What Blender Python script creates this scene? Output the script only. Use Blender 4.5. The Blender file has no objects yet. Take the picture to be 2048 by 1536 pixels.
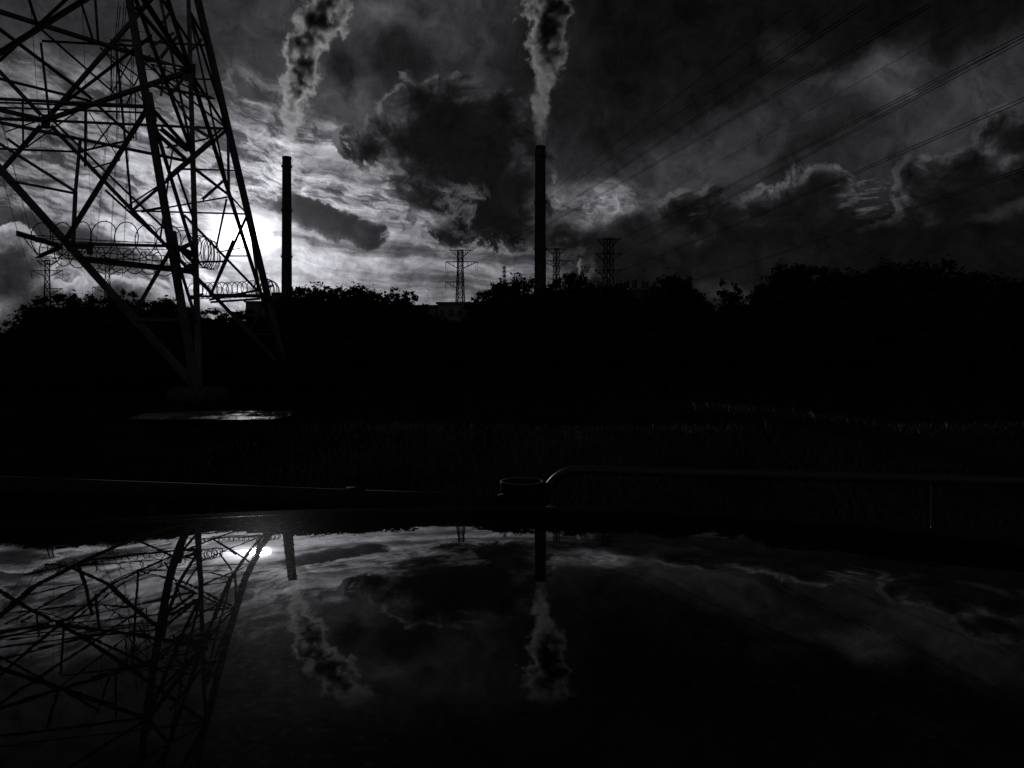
import bpy, bmesh, math, random
import numpy as np
from mathutils import Vector, Matrix
from mathutils import noise as mnoise

random.seed(7)
rng = np.random.default_rng(7)
SC = bpy.context.scene
COL = SC.collection
F, CX, HY, CZ = 1600.0, 1024.0, 700.0, 1.75     # focal length, principal column, horizon row, camera height


def at(px, py, Y):
    """the point of the place seen at a pixel of the photograph, Y metres away"""
    return Vector(((px - CX) / F * Y, Y, CZ + (HY - py) / F * Y))


# ------------------------------------------------------------------ helpers
def tag(o, label=None, cat=None, group=None, kind=None):
    if label: o['label'] = label
    if cat: o['category'] = cat
    if group: o['group'] = group
    if kind: o['kind'] = kind
    return o


def thing(name, label, cat, loc=(0, 0, 0), group=None):
    o = bpy.data.objects.new(name, None)
    COL.objects.link(o)
    o.location = loc
    o.empty_display_size = 0.2
    return tag(o, label, cat, group)


class MB:
    def __init__(s):
        s.v, s.f, s.sm = [], [], []

    def add(s, vs, fs, smooth=False):
        b = len(s.v)
        s.v += [tuple(v) for v in vs]
        s.f += [tuple(b + i for i in f) for f in fs]
        s.sm += [smooth] * len(fs)

    def box(s, lo, hi):
        x0, y0, z0 = lo; x1, y1, z1 = hi
        s.add([(x0, y0, z0), (x1, y0, z0), (x1, y1, z0), (x0, y1, z0), (x0, y0, z1), (x1, y0, z1), (x1, y1, z1), (x0, y1, z1)],
              [(0, 3, 2, 1), (4, 5, 6, 7), (0, 1, 5, 4), (1, 2, 6, 5), (2, 3, 7, 6), (3, 0, 4, 7)])

    def angle(s, p, q, w, t=None, out=None):
        """an L-section steel member from p to q"""
        p, q = Vector(p), Vector(q)
        d = (q - p)
        if d.length < 1e-4: return
        d.normalize()
        up = Vector(out) if out is not None else Vector((0, -1, 0.2))
        a = d.cross(up)
        if a.length < 1e-3: a = d.cross(Vector((1, 0, 0)))
        a.normalize(); b = a.cross(d).normalized()
        t = t or w * .14
        sec = [(0, 0), (w, 0), (w, t), (t, t), (t, w), (0, w)]
        sec = [(x - w * .5, y - w * .35) for x, y in sec]
        vs = [p + a * x + b * y for x, y in sec] + [q + a * x + b * y for x, y in sec]
        fs = [(i, (i + 1) % 6, 6 + (i + 1) % 6, 6 + i) for i in range(6)]
        fs += [(3, 2, 1, 0), (5, 4, 3, 0), (6, 7, 8, 9), (6, 9, 10, 11)]
        s.add(vs, fs)

    def bar(s, p, q, w, h=None):
        p, q = Vector(p), Vector(q)
        d = (q - p).normalized()
        a = d.cross(Vector((0, 0, 1)))
        if a.length < 1e-3: a = Vector((1, 0, 0))
        a.normalize(); b = a.cross(d).normalized()
        h = h or w
        o = [(-w / 2, -h / 2), (w / 2, -h / 2), (w / 2, h / 2), (-w / 2, h / 2)]
        vs = [p + a * x + b * y for x, y in o] + [q + a * x + b * y for x, y in o]
        s.add(vs, [(0, 1, 5, 4), (1, 2, 6, 5), (2, 3, 7, 6), (3, 0, 4, 7), (3, 2, 1, 0), (4, 5, 6, 7)])

    def tube(s, pts, r, n=8, caps=True):
        pts = [Vector(p) for p in pts]
        rs = r if isinstance(r, (list, tuple)) else [r] * len(pts)
        vs, fs = [], []
        a = None
        for i, p in enumerate(pts):
            d = (pts[min(i + 1, len(pts) - 1)] - pts[max(i - 1, 0)]).normalized()
            if a is None:
                a = d.cross(Vector((0, 0, 1)))
                if a.length < 1e-3: a = d.cross(Vector((1, 0, 0)))
            a = (a - d * a.dot(d)).normalized()
            b = d.cross(a)
            for k in range(n):
                t = 2 * math.pi * k / n
                vs.append(p + (a * math.cos(t) + b * math.sin(t)) * rs[i])
        for i in range(len(pts) - 1):
            for k in range(n):
                fs.append((i * n + k, i * n + (k + 1) % n, (i + 1) * n + (k + 1) % n, (i + 1) * n + k))
        if caps:
            fs.append(tuple(range(n - 1, -1, -1)))
            fs.append(tuple((len(pts) - 1) * n + k for k in range(n)))
        s.add(vs, fs, n > 4)

    def lathe(s, prof, c=(0, 0, 0), n=24, cap=True):
        """prof: (radius, z) from bottom to top"""
        vs, fs = [], []
        for r, z in prof:
            for k in range(n):
                t = 2 * math.pi * k / n
                vs.append((c[0] + r * math.cos(t), c[1] + r * math.sin(t), c[2] + z))
        for i in range(len(prof) - 1):
            for k in range(n):
                fs.append((i * n + k, i * n + (k + 1) % n, (i + 1) * n + (k + 1) % n, (i + 1) * n + k))
        if cap:
            fs.append(tuple(range(n - 1, -1, -1)))
            fs.append(tuple((len(prof) - 1) * n + k for k in range(n)))
        s.add(vs, fs, True)

    def build(s, name, m, parent=None, local=True):
        me = bpy.data.meshes.new(name)
        off = Vector((0, 0, 0))
        if parent is not None and local:
            p = parent
            while p is not None:
                off += p.location; p = p.parent
        me.from_pydata([tuple(Vector(v) - off) for v in s.v], [], s.f)
        me.polygons.foreach_set('use_smooth', s.sm)
        me.materials.append(m)
        me.update()
        o = bpy.data.objects.new(name, me)
        COL.objects.link(o)
        if parent is not None: o.parent = parent
        return o


def np_mesh(name, verts, nper, m, parent=None, smooth=False):
    """verts: (n, nper, 3) array of separate polygons"""
    n = len(verts)
    me = bpy.data.meshes.new(name)
    me.vertices.add(n * nper)
    me.vertices.foreach_set('co', np.ascontiguousarray(verts, dtype=np.float32).ravel())
    me.loops.add(n * nper)
    me.loops.foreach_set('vertex_index', np.arange(n * nper, dtype=np.int32))
    me.polygons.add(n)
    me.polygons.foreach_set('loop_start', np.arange(0, n * nper, nper, dtype=np.int32))
    me.polygons.foreach_set('loop_total', np.full(n, nper, dtype=np.int32))
    me.materials.append(m)
    me.update(); me.validate()
    o = bpy.data.objects.new(name, me)
    COL.objects.link(o)
    if parent is not None: o.parent = parent
    return o


def dup(root, loc, scale=None, rotz=0.0, label=None):
    r = root.copy(); COL.objects.link(r)
    r.location = loc
    if scale is not None: r.scale = scale
    r.rotation_euler = (0, 0, rotz)
    if label: r['label'] = label
    for ch in root.children:
        c = ch.copy(); COL.objects.link(c); c.parent = r
    return r


# ------------------------------------------------------------------ materials
def mat(name, base, rough=.6, metal=0.0, var=.35, scale=6.0, bump=0.0, trans=0.0, coat=0.0):
    m = bpy.data.materials.new(name); m.use_nodes = True
    nt = m.node_tree; N, L = nt.nodes, nt.links
    b = N['Principled BSDF']
    tc = N.new('ShaderNodeTexCoord')
    nz = N.new('ShaderNodeTexNoise'); nz.inputs['Scale'].default_value = scale; nz.inputs['Detail'].default_value = 5
    L.new(tc.outputs['Object'], nz.inputs['Vector'])
    mr = N.new('ShaderNodeMapRange')
    mr.inputs['From Min'].default_value = .3; mr.inputs['From Max'].default_value = .7
    mr.inputs['To Min'].default_value = base * (1 - var); mr.inputs['To Max'].default_value = base * (1 + var)
    L.new(nz.outputs['Fac'], mr.inputs['Value'])
    cc = N.new('ShaderNodeCombineColor')
    for i in range(3): L.new(mr.outputs[0], cc.inputs[i])
    L.new(cc.outputs[0], b.inputs['Base Color'])
    b.inputs['Roughness'].default_value = rough
    b.inputs['Metallic'].default_value = metal
    if rough >= .95: b.inputs['Specular IOR Level'].default_value = 0.0
    if coat: b.inputs['Coat Weight'].default_value = coat
    if bump:
        bp = N.new('ShaderNodeBump'); bp.inputs['Distance'].default_value = bump; bp.inputs['Strength'].default_value = .6
        L.new(nz.outputs['Fac'], bp.inputs['Height']); L.new(bp.outputs[0], b.inputs['Normal'])
    if trans:
        tr = N.new('ShaderNodeBsdfTranslucent'); tr.inputs['Color'].default_value = (base, base, base, 1)
        mx = N.new('ShaderNodeMixShader'); mx.inputs[0].default_value = trans
        L.new(b.outputs[0], mx.inputs[1]); L.new(tr.outputs[0], mx.inputs[2])
        L.new(mx.outputs[0], N['Material Output'].inputs['Surface'])
    return m


M = {
    'steel': mat('galvanised_steel', .10, .8, .15, .35, 3),
    'farsteel': mat('weathered_steel', .06, .95, 0, .2, .5),
    'wire': mat('conductor_wire', .02, 1.0, 0),
    'barb': mat('barbed_wire_steel', .05, .9, .2),
    'chimney': mat('chimney_concrete', .06, .97, 0, .3, .12),
    'chband': mat('chimney_steel_band', .05, .8, .2),
    'wall': mat('metal_cladding', .18, .7, 0, .2, .3),
    'roof': mat('roof_sheet', .12, .7, 0, .2, .3),
    'brick': mat('dark_brick', .12, .9, 0, .4, 2),
    'leaf': mat('leaf', .035, .96, 0, .5, .8, trans=.10),
    'bark': mat('bark', .06, .9, 0, .4, 6, bump=.02),
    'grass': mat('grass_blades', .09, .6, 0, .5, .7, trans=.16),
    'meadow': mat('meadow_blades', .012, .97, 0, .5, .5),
    'lit_grass': mat('lit_grass_blades', .045, .8, 0, .4, .9),  # light on the grass strip, put into a paler blade colour
    'soil': mat('soil', .015, .97, 0, .5, 1.5, bump=.003),
    'asphalt': mat('asphalt', .04, .9, 0, .35, 30, bump=.004),
    'rail': mat('painted_tube', .025, .8, .0, .35, 14),
    'hoop': mat('polished_tube', .03, .42, .0, .35, 14),
    'post': mat('bollard_paint', .02, .75, .0, .4, 12),
    'bright': mat('bare_bolt', .5, .25, 1.0),
    'glass': mat('dark_car_glass', .01, .04, 0, .1),
    'tyre': mat('tyre_rubber', .02, .85, 0, .3, 20),
    'rim': mat('wheel_rim', .4, .3, .9, .1),
    'lamp': mat('lamp_lens', .5, .08, 0, .1),
    'plastic': mat('black_plastic', .02, .5, 0, .2),
    'insul': mat('insulator', .08, .3, 0, .2),
}


def paint_mat():
    m = bpy.data.materials.new('black_car_paint'); m.use_nodes = True
    nt = m.node_tree; N, L = nt.nodes, nt.links
    b = N['Principled BSDF']
    tc = N.new('ShaderNodeTexCoord')
    # dust specks lying on the paint
    d1 = N.new('ShaderNodeTexNoise'); d1.inputs['Scale'].default_value = 210; d1.inputs['Detail'].default_value = 3
    d2 = N.new('ShaderNodeTexNoise'); d2.inputs['Scale'].default_value = 5; d2.inputs['Detail'].default_value = 5
    L.new(tc.outputs['Object'], d1.inputs['Vector']); L.new(tc.outputs['Object'], d2.inputs['Vector'])
    r1 = N.new('ShaderNodeMapRange'); r1.inputs['From Min'].default_value = .60; r1.inputs['From Max'].default_value = .72
    L.new(d1.outputs['Fac'], r1.inputs['Value'])
    r2 = N.new('ShaderNodeMapRange'); r2.inputs['From Min'].default_value = .40; r2.inputs['From Max'].default_value = .7
    L.new(d2.outputs['Fac'], r2.inputs['Value'])
    mu = N.new('ShaderNodeMath'); mu.operation = 'MULTIPLY'; L.new(r1.outputs[0], mu.inputs[0]); L.new(r2.outputs[0], mu.inputs[1])
    mx = N.new('ShaderNodeMix'); mx.data_type = 'RGBA'
    mx.inputs[6].default_value = (.004, .004, .0045, 1); mx.inputs[7].default_value = (.05, .05, .05, 1)
    L.new(mu.outputs[0], mx.inputs[0]); L.new(mx.outputs[2], b.inputs['Base Color'])
    rr = N.new('ShaderNodeMapRange'); rr.inputs['To Min'].default_value = .012; rr.inputs['To Max'].default_value = .02
    L.new(mu.outputs[0], rr.inputs['Value']); L.new(rr.outputs[0], b.inputs['Roughness'])
    b.inputs['IOR'].default_value = 1.30
    # orange peel of the lacquer
    n1 = N.new('ShaderNodeTexNoise'); n1.inputs['Scale'].default_value = 90; n1.inputs['Detail'].default_value = 1
    L.new(tc.outputs['Object'], n1.inputs['Vector'])
    bp = N.new('ShaderNodeBump'); bp.inputs['Strength'].default_value = 1.0; bp.inputs['Distance'].default_value = .00001
    L.new(n1.outputs['Fac'], bp.inputs['Height']); L.new(bp.outputs[0], b.inputs['Normal'])
    gl = N.new('ShaderNodeBsdfGlossy'); gl.inputs['Color'].default_value = (.55, .55, .55, 1); gl.inputs['Roughness'].default_value = .34
    ms = N.new('ShaderNodeMixShader')
    fm = N.new('ShaderNodeMapRange'); fm.inputs['To Min'].default_value = .003; fm.inputs['To Max'].default_value = .011
    L.new(d2.outputs['Fac'], fm.inputs['Value'])
    sp = N.new('ShaderNodeMapRange'); sp.inputs['From Min'].default_value = .5; sp.inputs['From Max'].default_value = .68; sp.inputs['To Min'].default_value = .8; sp.inputs['To Max'].default_value = 1.9
    L.new(d1.outputs['Fac'], sp.inputs['Value'])
    fx = N.new('ShaderNodeMath'); fx.operation = 'MULTIPLY'; L.new(fm.outputs[0], fx.inputs[0]); L.new(sp.outputs[0], fx.inputs[1]); L.new(fx.outputs[0], ms.inputs[0])
    L.new(b.outputs[0], ms.inputs[1]); L.new(gl.outputs[0], ms.inputs[2]); L.new(ms.outputs[0], N['Material Output'].inputs['Surface'])
    return m


M['paint'] = paint_mat()
for k_ in ('rail', 'post'): M[k_].node_tree.nodes['Principled BSDF'].inputs['Specular IOR Level'].default_value = .08


# ------------------------------------------------------------------ sky (world)
class G:
    """small helper for float node graphs"""
    def __init__(s, nt):
        s.nt, s.N, s.L = nt, nt.nodes, nt.links

    def _in(s, sock, v):
        if isinstance(v, (int, float)): sock.default_value = v
        elif isinstance(v, (tuple, list)): sock.default_value = v
        else: s.L.new(v, sock)

    def m(s, op, a, b=0.0, c=None, clamp=False):
        n = s.N.new('ShaderNodeMath'); n.operation = op; n.use_clamp = clamp
        s._in(n.inputs[0], a); s._in(n.inputs[1], b)
        if c is not None: s._in(n.inputs[2], c)
        return n.outputs[0]

    def vm(s, op, a, b=(0, 0, 0), scale=None):
        n = s.N.new('ShaderNodeVectorMath'); n.operation = op
        s._in(n.inputs[0], a); s._in(n.inputs[1], b)
        if scale is not None: s._in(n.inputs['Scale'], scale)
        return n.outputs[0] if op not in ('LENGTH', 'DOT_PRODUCT', 'DISTANCE') else n.outputs['Value']

    def rng(s, v, a, b, c=0.0, d=1.0, smooth=True):
        n = s.N.new('ShaderNodeMapRange')
        n.interpolation_type = 'SMOOTHSTEP' if smooth else 'LINEAR'
        s._in(n.inputs['Value'], v)
        for k, x in zip(('From Min', 'From Max', 'To Min', 'To Max'), (a, b, c, d)): s._in(n.inputs[k], x)
        return n.outputs[0]

    def mix(s, a, b, t):
        n = s.N.new('ShaderNodeMix'); n.data_type = 'FLOAT'
        s._in(n.inputs[0], t); s._in(n.inputs[2], a); s._in(n.inputs[3], b)
        return n.outputs[0]

    def noise(s, vec, scale, detail=6, rough=.5, loc=(0, 0, 0), sc=(1, 1, 1), rot=0.0, color=False, dist=0.0):
        mp = s.N.new('ShaderNodeMapping')
        mp.inputs['Location'].default_value = loc; mp.inputs['Scale'].default_value = sc; mp.inputs['Rotation'].default_value = (0, 0, rot)
        s._in(mp.inputs['Vector'], vec)
        n = s.N.new('ShaderNodeTexNoise')
        n.inputs['Scale'].default_value = scale; n.inputs['Detail'].default_value = detail
        n.inputs['Roughness'].default_value = rough; n.inputs['Distortion'].default_value = dist
        s.L.new(mp.outputs[0], n.inputs['Vector'])
        return n.outputs['Color' if color else 'Fac']

    def streak(s, vec, tilt, sc, scale, detail, rough, loc=(0, 0, 0), dist=0.0):
        """noise drawn out along a line that falls to the right by tilt degrees"""
        mp = s.N.new('ShaderNodeMapping'); mp.vector_type = 'TEXTURE'
        mp.inputs['Rotation'].default_value = (0, 0, -math.radians(tilt))
        mp.inputs['Scale'].default_value = (1 / sc[0], 1 / sc[1], 1)
        mp.inputs['Location'].default_value = loc
        s._in(mp.inputs['Vector'], vec)
        return s.noise(mp.outputs[0], scale, detail, rough, dist=dist)

    def sph(s, vec, px, py, rx, ry, rot=0.0):
        """1 - r inside the ellipse centred where the photograph shows (px, py); rx, ry in its pixels; rot in degrees, clockwise on the picture"""
        x, y = sky_xy(px, py)
        mp = s.N.new('ShaderNodeMapping'); mp.vector_type = 'TEXTURE'
        mp.inputs['Location'].default_value = (x, y, 0)
        mp.inputs['Rotation'].default_value = (0, 0, -math.radians(rot))
        mp.inputs['Scale'].default_value = (rx / 100, ry / 100, 1)
        s._in(mp.inputs['Vector'], vec)
        g = s.N.new('ShaderNodeTexGradient'); g.gradient_type = 'SPHERICAL'
        s.L.new(mp.outputs[0], g.inputs['Vector'])
        return g.outputs['Fac']


def sky_xy(px, py):
    u, v = (px - CX) / F, (HY - py) / F
    return math.atan(u) * 16, math.atan(v * math.cos(math.atan(u))) * 16


SUN_PX = (514, 478)
su, sv = (SUN_PX[0] - CX) / F, (HY - SUN_PX[1]) / F
SUN_AZ, SUN_EL = math.atan(su), math.atan(sv * math.cos(math.atan(su)))


def build_sky():
    w = bpy.data.worlds.new('World'); SC.world = w; w.use_nodes = True
    nt = w.node_tree; g = G(nt); N, L = nt.nodes, nt.links
    bg = N['Background']
    tc = N.new('ShaderNodeTexCoord')
    sx = N.new('ShaderNodeSeparateXYZ'); L.new(tc.outputs['Generated'], sx.inputs[0])
    az = g.m('MULTIPLY', g.m('ARCTAN2', sx.outputs[0], sx.outputs[1]), 16)
    el = g.m('MULTIPLY', g.m('ARCSINE', sx.outputs[2]), 16)
    cb = N.new('ShaderNodeCombineXYZ'); L.new(az, cb.inputs[0]); L.new(el, cb.inputs[1])
    p0 = cb.outputs[0]
    half = (.5, .5, .5)
    wc = g.noise(p0, .55, 9, .58, color=True)
    wv = g.vm('SUBTRACT', wc, half)
    p1 = g.vm('ADD', p0, g.vm('MULTIPLY', wv, (1.9, 1.6, 0)))       # billowing
    p2 = g.vm('ADD', p0, g.vm('MULTIPLY', wv, (2.0, .55, 0)))       # streaming
    wc2 = g.noise(p0, .8, 2, .5, loc=(1.3, 2.2, 4))
    fb = g.noise(p1, .9, 8, .6, loc=(3, 7, 1))
    tex = g.rng(fb, .28, .72, .55, 1.45, smooth=False)
    hi0 = g.noise(p1, 2.4, 8, .7, loc=(4, 4, 1))
    fine = g.streak(p2, 18, (.7, 1.9), 3.2, 7, .68, loc=(8, 1, 0))
    sxx, syy = sky_xy(*SUN_PX)
    dv = g.vm('SUBTRACT', p0, (sxx, syy, 0))
    r = g.vm('LENGTH', g.vm('MULTIPLY', dv, (.8, 1, 0)))
    ill = g.m('DIVIDE', 1.0, g.m('ADD', 1.0, g.m('POWER', g.m('DIVIDE', r, 1.7), 2.0)))
    blob = lambda sp, px, py, rx, ry, rot=0, lo=0.0, hi=.8: g.rng(g.sph(sp, px, py, rx, ry, rot), lo, hi)

    # ---- clear sky and thin grey veil
    nish = N.new('ShaderNodeTexSky'); nish.sky_type = 'NISHITA'; nish.sun_disc = False
    nish.sun_elevation = SUN_EL; nish.sun_rotation = SUN_AZ
    bw = N.new('ShaderNodeRGBToBW'); L.new(nish.outputs[0], bw.inputs[0])
    base = g.m('ADD', .0045, g.m('MULTIPLY', g.m('MINIMUM', bw.outputs[0], 2.0), .0012))
    for px, py, rx, ry, rot, val in (
            (250, 60, 760, 420, 0, .020), (820, 140, 450, 330, 0, .036), (1440, 330, 360, 150, -28, .020), (1780, 260, 360, 140, -24, .012),
            (1230, 330, 330, 200, 0, .016), (1980, 180, 260, 280, 0, .017), (620, 440, 700, 330, 0, .03), (120, 560, 500, 200, 0, .02), (1450, 575, 160, 50, 0, .022)):
        base = g.m('ADD', base, g.m('MULTIPLY', blob(p2, px, py, rx, ry, rot, 0, .9), val))
    c = g.m('MULTIPLY', base, g.rng(fb, .2, .8, .8, 1.2))

    soft0 = lambda v: g.m('MULTIPLY', v, tex)
    # ---- rippled layer cloud on the sun's side
    a1 = g.streak(p2, 15, (.75, 2.9), .8, 10, .62, dist=.5)
    a2 = g.streak(p2, 25, (.8, 2.6), 2.6, 8, .66, loc=(5, 2, 0), dist=.5)
    am = g.rng(g.m('ADD', g.m('MULTIPLY', a1, .58), g.m('MULTIPLY', a2, .42)), .40, .60)
    reg = g.m('MAXIMUM', blob(p2, 180, 430, 620, 310, 6, .05, .4), blob(p2, 620, 400, 270, 170, 24, .05, .35))
    reg = g.m('MAXIMUM', reg, g.m('MULTIPLY', blob(p2, 110, 165, 260, 60, -4, .1, .6), .5))
    reg = g.m('MAXIMUM', reg, g.m('MULTIPLY', blob(p2, 525, 195, 130, 60, 15, .1, .6), .45))
    aval = g.m('ADD', .060, g.m('MULTIPLY', ill, .88))
    aval = g.m('MULTIPLY', aval, g.m('ADD', .22, g.m('MULTIPLY', g.m('POWER', am, 1.3), .95)))
    aval = g.m('MULTIPLY', aval, g.rng(fine, .3, .7, .75, 1.25))
    c = g.mix(c, aval, g.m('MULTIPLY', reg, g.rng(am, -.2, .5, .2, 1.0)))

    c = g.mix(c, soft0(.036), blob(p2, 110, 478, 230, 46, 14, .0, .5))

    # ---- long streaks over the horizon
    h1 = g.streak(p2, 5, (.34, 3.6), .9, 9, .6, loc=(1, 4, 0))
    hm = g.rng(h1, .36, .62)
    hreg = blob(p2, 760, 525, 430, 115, 6, .02, .4)
    hval = g.m('ADD', .11, g.m('MULTIPLY', ill, .5))
    hval = g.m('MULTIPLY', g.m('MULTIPLY', hval, g.rng(hm, 0, 1, .22, 1.1, smooth=False)), g.rng(fine, .3, .7, .8, 1.2))
    c = g.mix(c, hval, hreg)

    def paint(c, lst):
        for px, py, rx, ry, rot, val, lo, hi, sp in lst:
            c = g.mix(c, val, blob(sp, px, py, rx, ry, rot, lo, hi))
        return c
    soft = lambda v: g.m('MULTIPLY', v, tex)
    fsoft = lambda v: g.m('MULTIPLY', soft(v), g.rng(fine, .35, .65, .5, 1.5))
    c = paint(c, [
        # soft high veils and smudges
        (850, 60, 330, 120, 0, soft(.030), 0, .8, p1), (790, 30, 120, 45, 10, soft(.06), .1, .9, p1),
        (1400, 50, 470, 215, -14, .0040, .0, .6, p1), (1090, 150, 160, 190, 0, .0095, 0, .8, p1), (810, 120, 110, 90, 0, .010, 0, .8, p1), (690, 110, 60, 90, 0, .013, 0, .8, p1),
        (1900, 30, 360, 120, 0, .0042, 0, .7, p1), (1650, 285, 230, 50, -30, .010, 0, 1.0, p1), (1270, 230, 240, 80, -30, .0075, 0, .8, p1),
        (1765, 150, 120, 70, -30, soft(.055), .1, 1.0, p1), (1640, 165, 60, 30, -20, soft(.024), .1, .9, p1), (1570, 100, 120, 60, 20, soft(.015), .1, .9, p1),
        # breaks with the light behind
        (1165, 412, 150, 62, 8, soft(.13), .05, 1.0, p1), (1175, 408, 110, 44, 8, g.m('MULTIPLY', fsoft(.19), g.rng(hi0, .4, .6, .4, 1.3)), .0, .8, p1), (1230, 382, 110, 34, 10, fsoft(.09), .1, .9, p2), (700, 340, 120, 50, 12, fsoft(.19), .1, .9, p2),
        (1735, 380, 110, 66, 0, .020, .0, 1.0, p1),
    ])
    # ---- heaped clouds: one density field, lit where it thins toward the sun
    def field(sp, nz, lst, amp):
        d = None
        for px, py, rx, ry, rot, wt in lst:
            s = g.sph(sp, px, py, rx, ry, rot)
            if wt != 1: s = g.m('MULTIPLY', s, wt)
            d = s if d is None else g.m('MAXIMUM', d, s)
        n = g.m('MULTIPLY', g.m('SUBTRACT', nz, .5), amp)
        return g.m('MULTIPLY', g.m('ADD', d, n), g.rng(d, .0, .16))
    def heap(c, lst, step, dark, rim, sharp=7.0, amp=1.2, lo=.10, hi=.26, scale=1.1, body=.5, loc=(0, 0, 0), vary=True, dist=.25):
        q0 = g.vm('ADD', p0, g.vm('MULTIPLY', wv, (1.0, .8, 0)))
        q1 = g.vm('ADD', q0, (step[0] / 100, -step[1] / 100, 0))
        n0 = g.noise(q0, scale, 10, .66, loc=loc, dist=dist); n1 = g.noise(q1, scale, 6, .62, loc=loc, dist=dist)
        d0, d1 = field(q0, n0, lst, amp), field(q1, n1, lst, amp)
        al = g.rng(d0, lo, hi)
        lit = g.m('EXPONENT', g.m('MULTIPLY', g.m('MAXIMUM', g.m('SUBTRACT', d1, lo), 0.0), -sharp))
        thin = g.rng(d0, hi, hi + .6, 1.0, .0)
        v = g.m('MULTIPLY', dark, g.rng(n1, .25, .75, 1 + body, 1 - body, smooth=False))
        rv = g.m('MULTIPLY', rim, g.rng(wc2, .35, .62, .12, 1.3)) if vary else rim
        v = g.m('ADD', v, g.m('MULTIPLY', g.m('MULTIPLY', lit, rv), thin))
        return g.mix(c, v, al)
    # the great ragged dark cloud in the middle and its outliers
    c = heap(c, [(925, 300, 220, 165, 20, 1.15), (1000, 390, 130, 150, 0, 1.0), (850, 400, 130, 110, 20, .7), (800, 285, 90, 50, -25, .8), (725, 297, 80, 48, 15, .8),
                 (900, 470, 110, 50, 10, .55), (1040, 300, 80, 120, 0, .7), (1180, 500, 140, 70, 0, .7)],
             (-14, 2), .0056, .075, amp=2.1, lo=.12, hi=.36, scale=1.5, sharp=6)
    c = paint(c, [(985, 400, 75, 95, 0, .0055, 0, .7, p1), (930, 290, 160, 95, 20, .0050, 0, .8, p1),
                  (840, 440, 90, 30, 8, fsoft(.12), .15, .9, p2)])
    brk = g.rng(g.noise(p1, 1.5, 9, .68, loc=(6, 6, 3)), .50, .66)
    c = g.mix(c, .10, g.m('MULTIPLY', brk, blob(p0, 880, 405, 150, 75, 14, 0, .6)))
    # the slanted dark bar beside the sun
    c = heap(c, [(650, 448, 135, 44, 14, 1.0), (590, 430, 100, 24, 8, .8)], (-8, 2), .020, .20, amp=1.5, lo=.12, hi=.34, scale=1.6, sharp=7)
    # banks on the right
    c = heap(c, [(1590, 445, 160, 110, -14, 1.1), (1500, 470, 140, 80, -10, .8), (1370, 430, 110, 70, -20, .75), (1720, 500, 130, 62, 5, .9),
                 (1300, 500, 260, 60, 0, .7)],
             (-10, -12), .0068, .060, amp=1.7, lo=.12, hi=.30, scale=1.7, sharp=9, body=.5, loc=(4, 0, 2), dist=0.0)
    c = heap(c, [(1960, 385, 165, 110, 6, 1.1), (1870, 375, 85, 95, 0, .9), (2015, 265, 80, 60, 0, .8), (1990, 480, 260, 80, 0, 1.0)],
             (-15, -7), .0058, .040, amp=1.8, lo=.12, hi=.30, scale=2.2, sharp=6, body=.7, loc=(1, 6, 2), vary=False, dist=0.0)
    c = paint(c, [(1955, 420, 130, 70, 0, .0058, .1, 1.0, p1)])
    c = paint(c, [(1820, 545, 640, 115, 0, .0040, .0, .42, p1), (1440, 535, 300, 60, -4, .0068, 0, .7, p1), (1260, 470, 150, 60, 0, .010, 0, .8, p1)])
    c = paint(c, [(1990, 420, 90, 26, -14, soft(.022), .1, .9, p1), (1450, 580, 110, 36, 0, soft(.028), .1, .9, p1)])
    # small bright shreds low on the right
    pq = g.vm('ADD', p0, g.vm('MULTIPLY', wv, (.5, .12, 0)))
    sh = g.rng(g.streak(pq, -6, (1.0, 3.6), 1.7, 8, .62, loc=(2, 9, 0)), .50, .66)
    c = g.mix(c, .085, g.m('MULTIPLY', sh, blob(p0, 1738, 385, 80, 58, 0, .05, .7)))
    c = g.mix(c, .05, g.m('MULTIPLY', sh, blob(p1, 1415, 412, 46, 24, -10, .05, .9)))
    # white heaps low on the left, under the layer cloud
    c = heap(c, [(35, 545, 72, 95, 0, 1.1), (130, 610, 120, 70, 8, 1.1), (230, 625, 120, 80, 12, 1.1), (340, 640, 110, 60, 10, 1.0), (60, 640, 160, 80, 0, 1.0)],
             (9, -12), .026, .34, amp=1.5, lo=.10, hi=.20, scale=1.5, sharp=3.0, body=.7, loc=(9, 3, 0), vary=False)

    # fine broken texture through all of it
    hi = g.noise(g.vm('ADD', p0, g.vm('MULTIPLY', wv, (1.2, .9, 0))), 1.9, 10, .70, loc=(2, 5, 8), dist=.3)
    c = g.m('MULTIPLY', c, g.rng(hi, .33, .67, .55, 1.52, smooth=False))
    # ---- the sun burning through
    gx, gy = sky_xy(486, 474)
    rg = g.vm('LENGTH', g.vm('MULTIPLY', g.vm('SUBTRACT', p0, (gx, gy, 0)), (.66, 1, 0)))
    gl = g.m('ADD', g.m('MULTIPLY', g.m('EXPONENT', g.m('MULTIPLY', g.m('POWER', g.m('DIVIDE', rg, .275), 2), -1)), 5.0),
             g.m('MULTIPLY', g.m('EXPONENT', g.m('MULTIPLY', g.m('DIVIDE', rg, .52), -1)), .60))
    c = g.m('ADD', c, g.m('MULTIPLY', gl, g.rng(c, .01, .25, .3, 1.0)))
    # overhead and behind: plain grey overcast
    c = g.mix(c, g.m('MULTIPLY', .010, tex), g.rng(el, 6.8, 9.0))
    c = g.mix(c, .040, g.rng(sx.outputs[1], -.25, .2, 1.0, 0.0))
    c = g.m('MULTIPLY', c, g.rng(el, -1.2, -.2, .3, 1.0))
    tint = N.new('ShaderNodeCombineColor')
    L.new(g.m('MULTIPLY', c, .975), tint.inputs[0]); L.new(g.m('MULTIPLY', c, .975), tint.inputs[1]); L.new(g.m('MULTIPLY', c, 1.06), tint.inputs[2])
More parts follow.
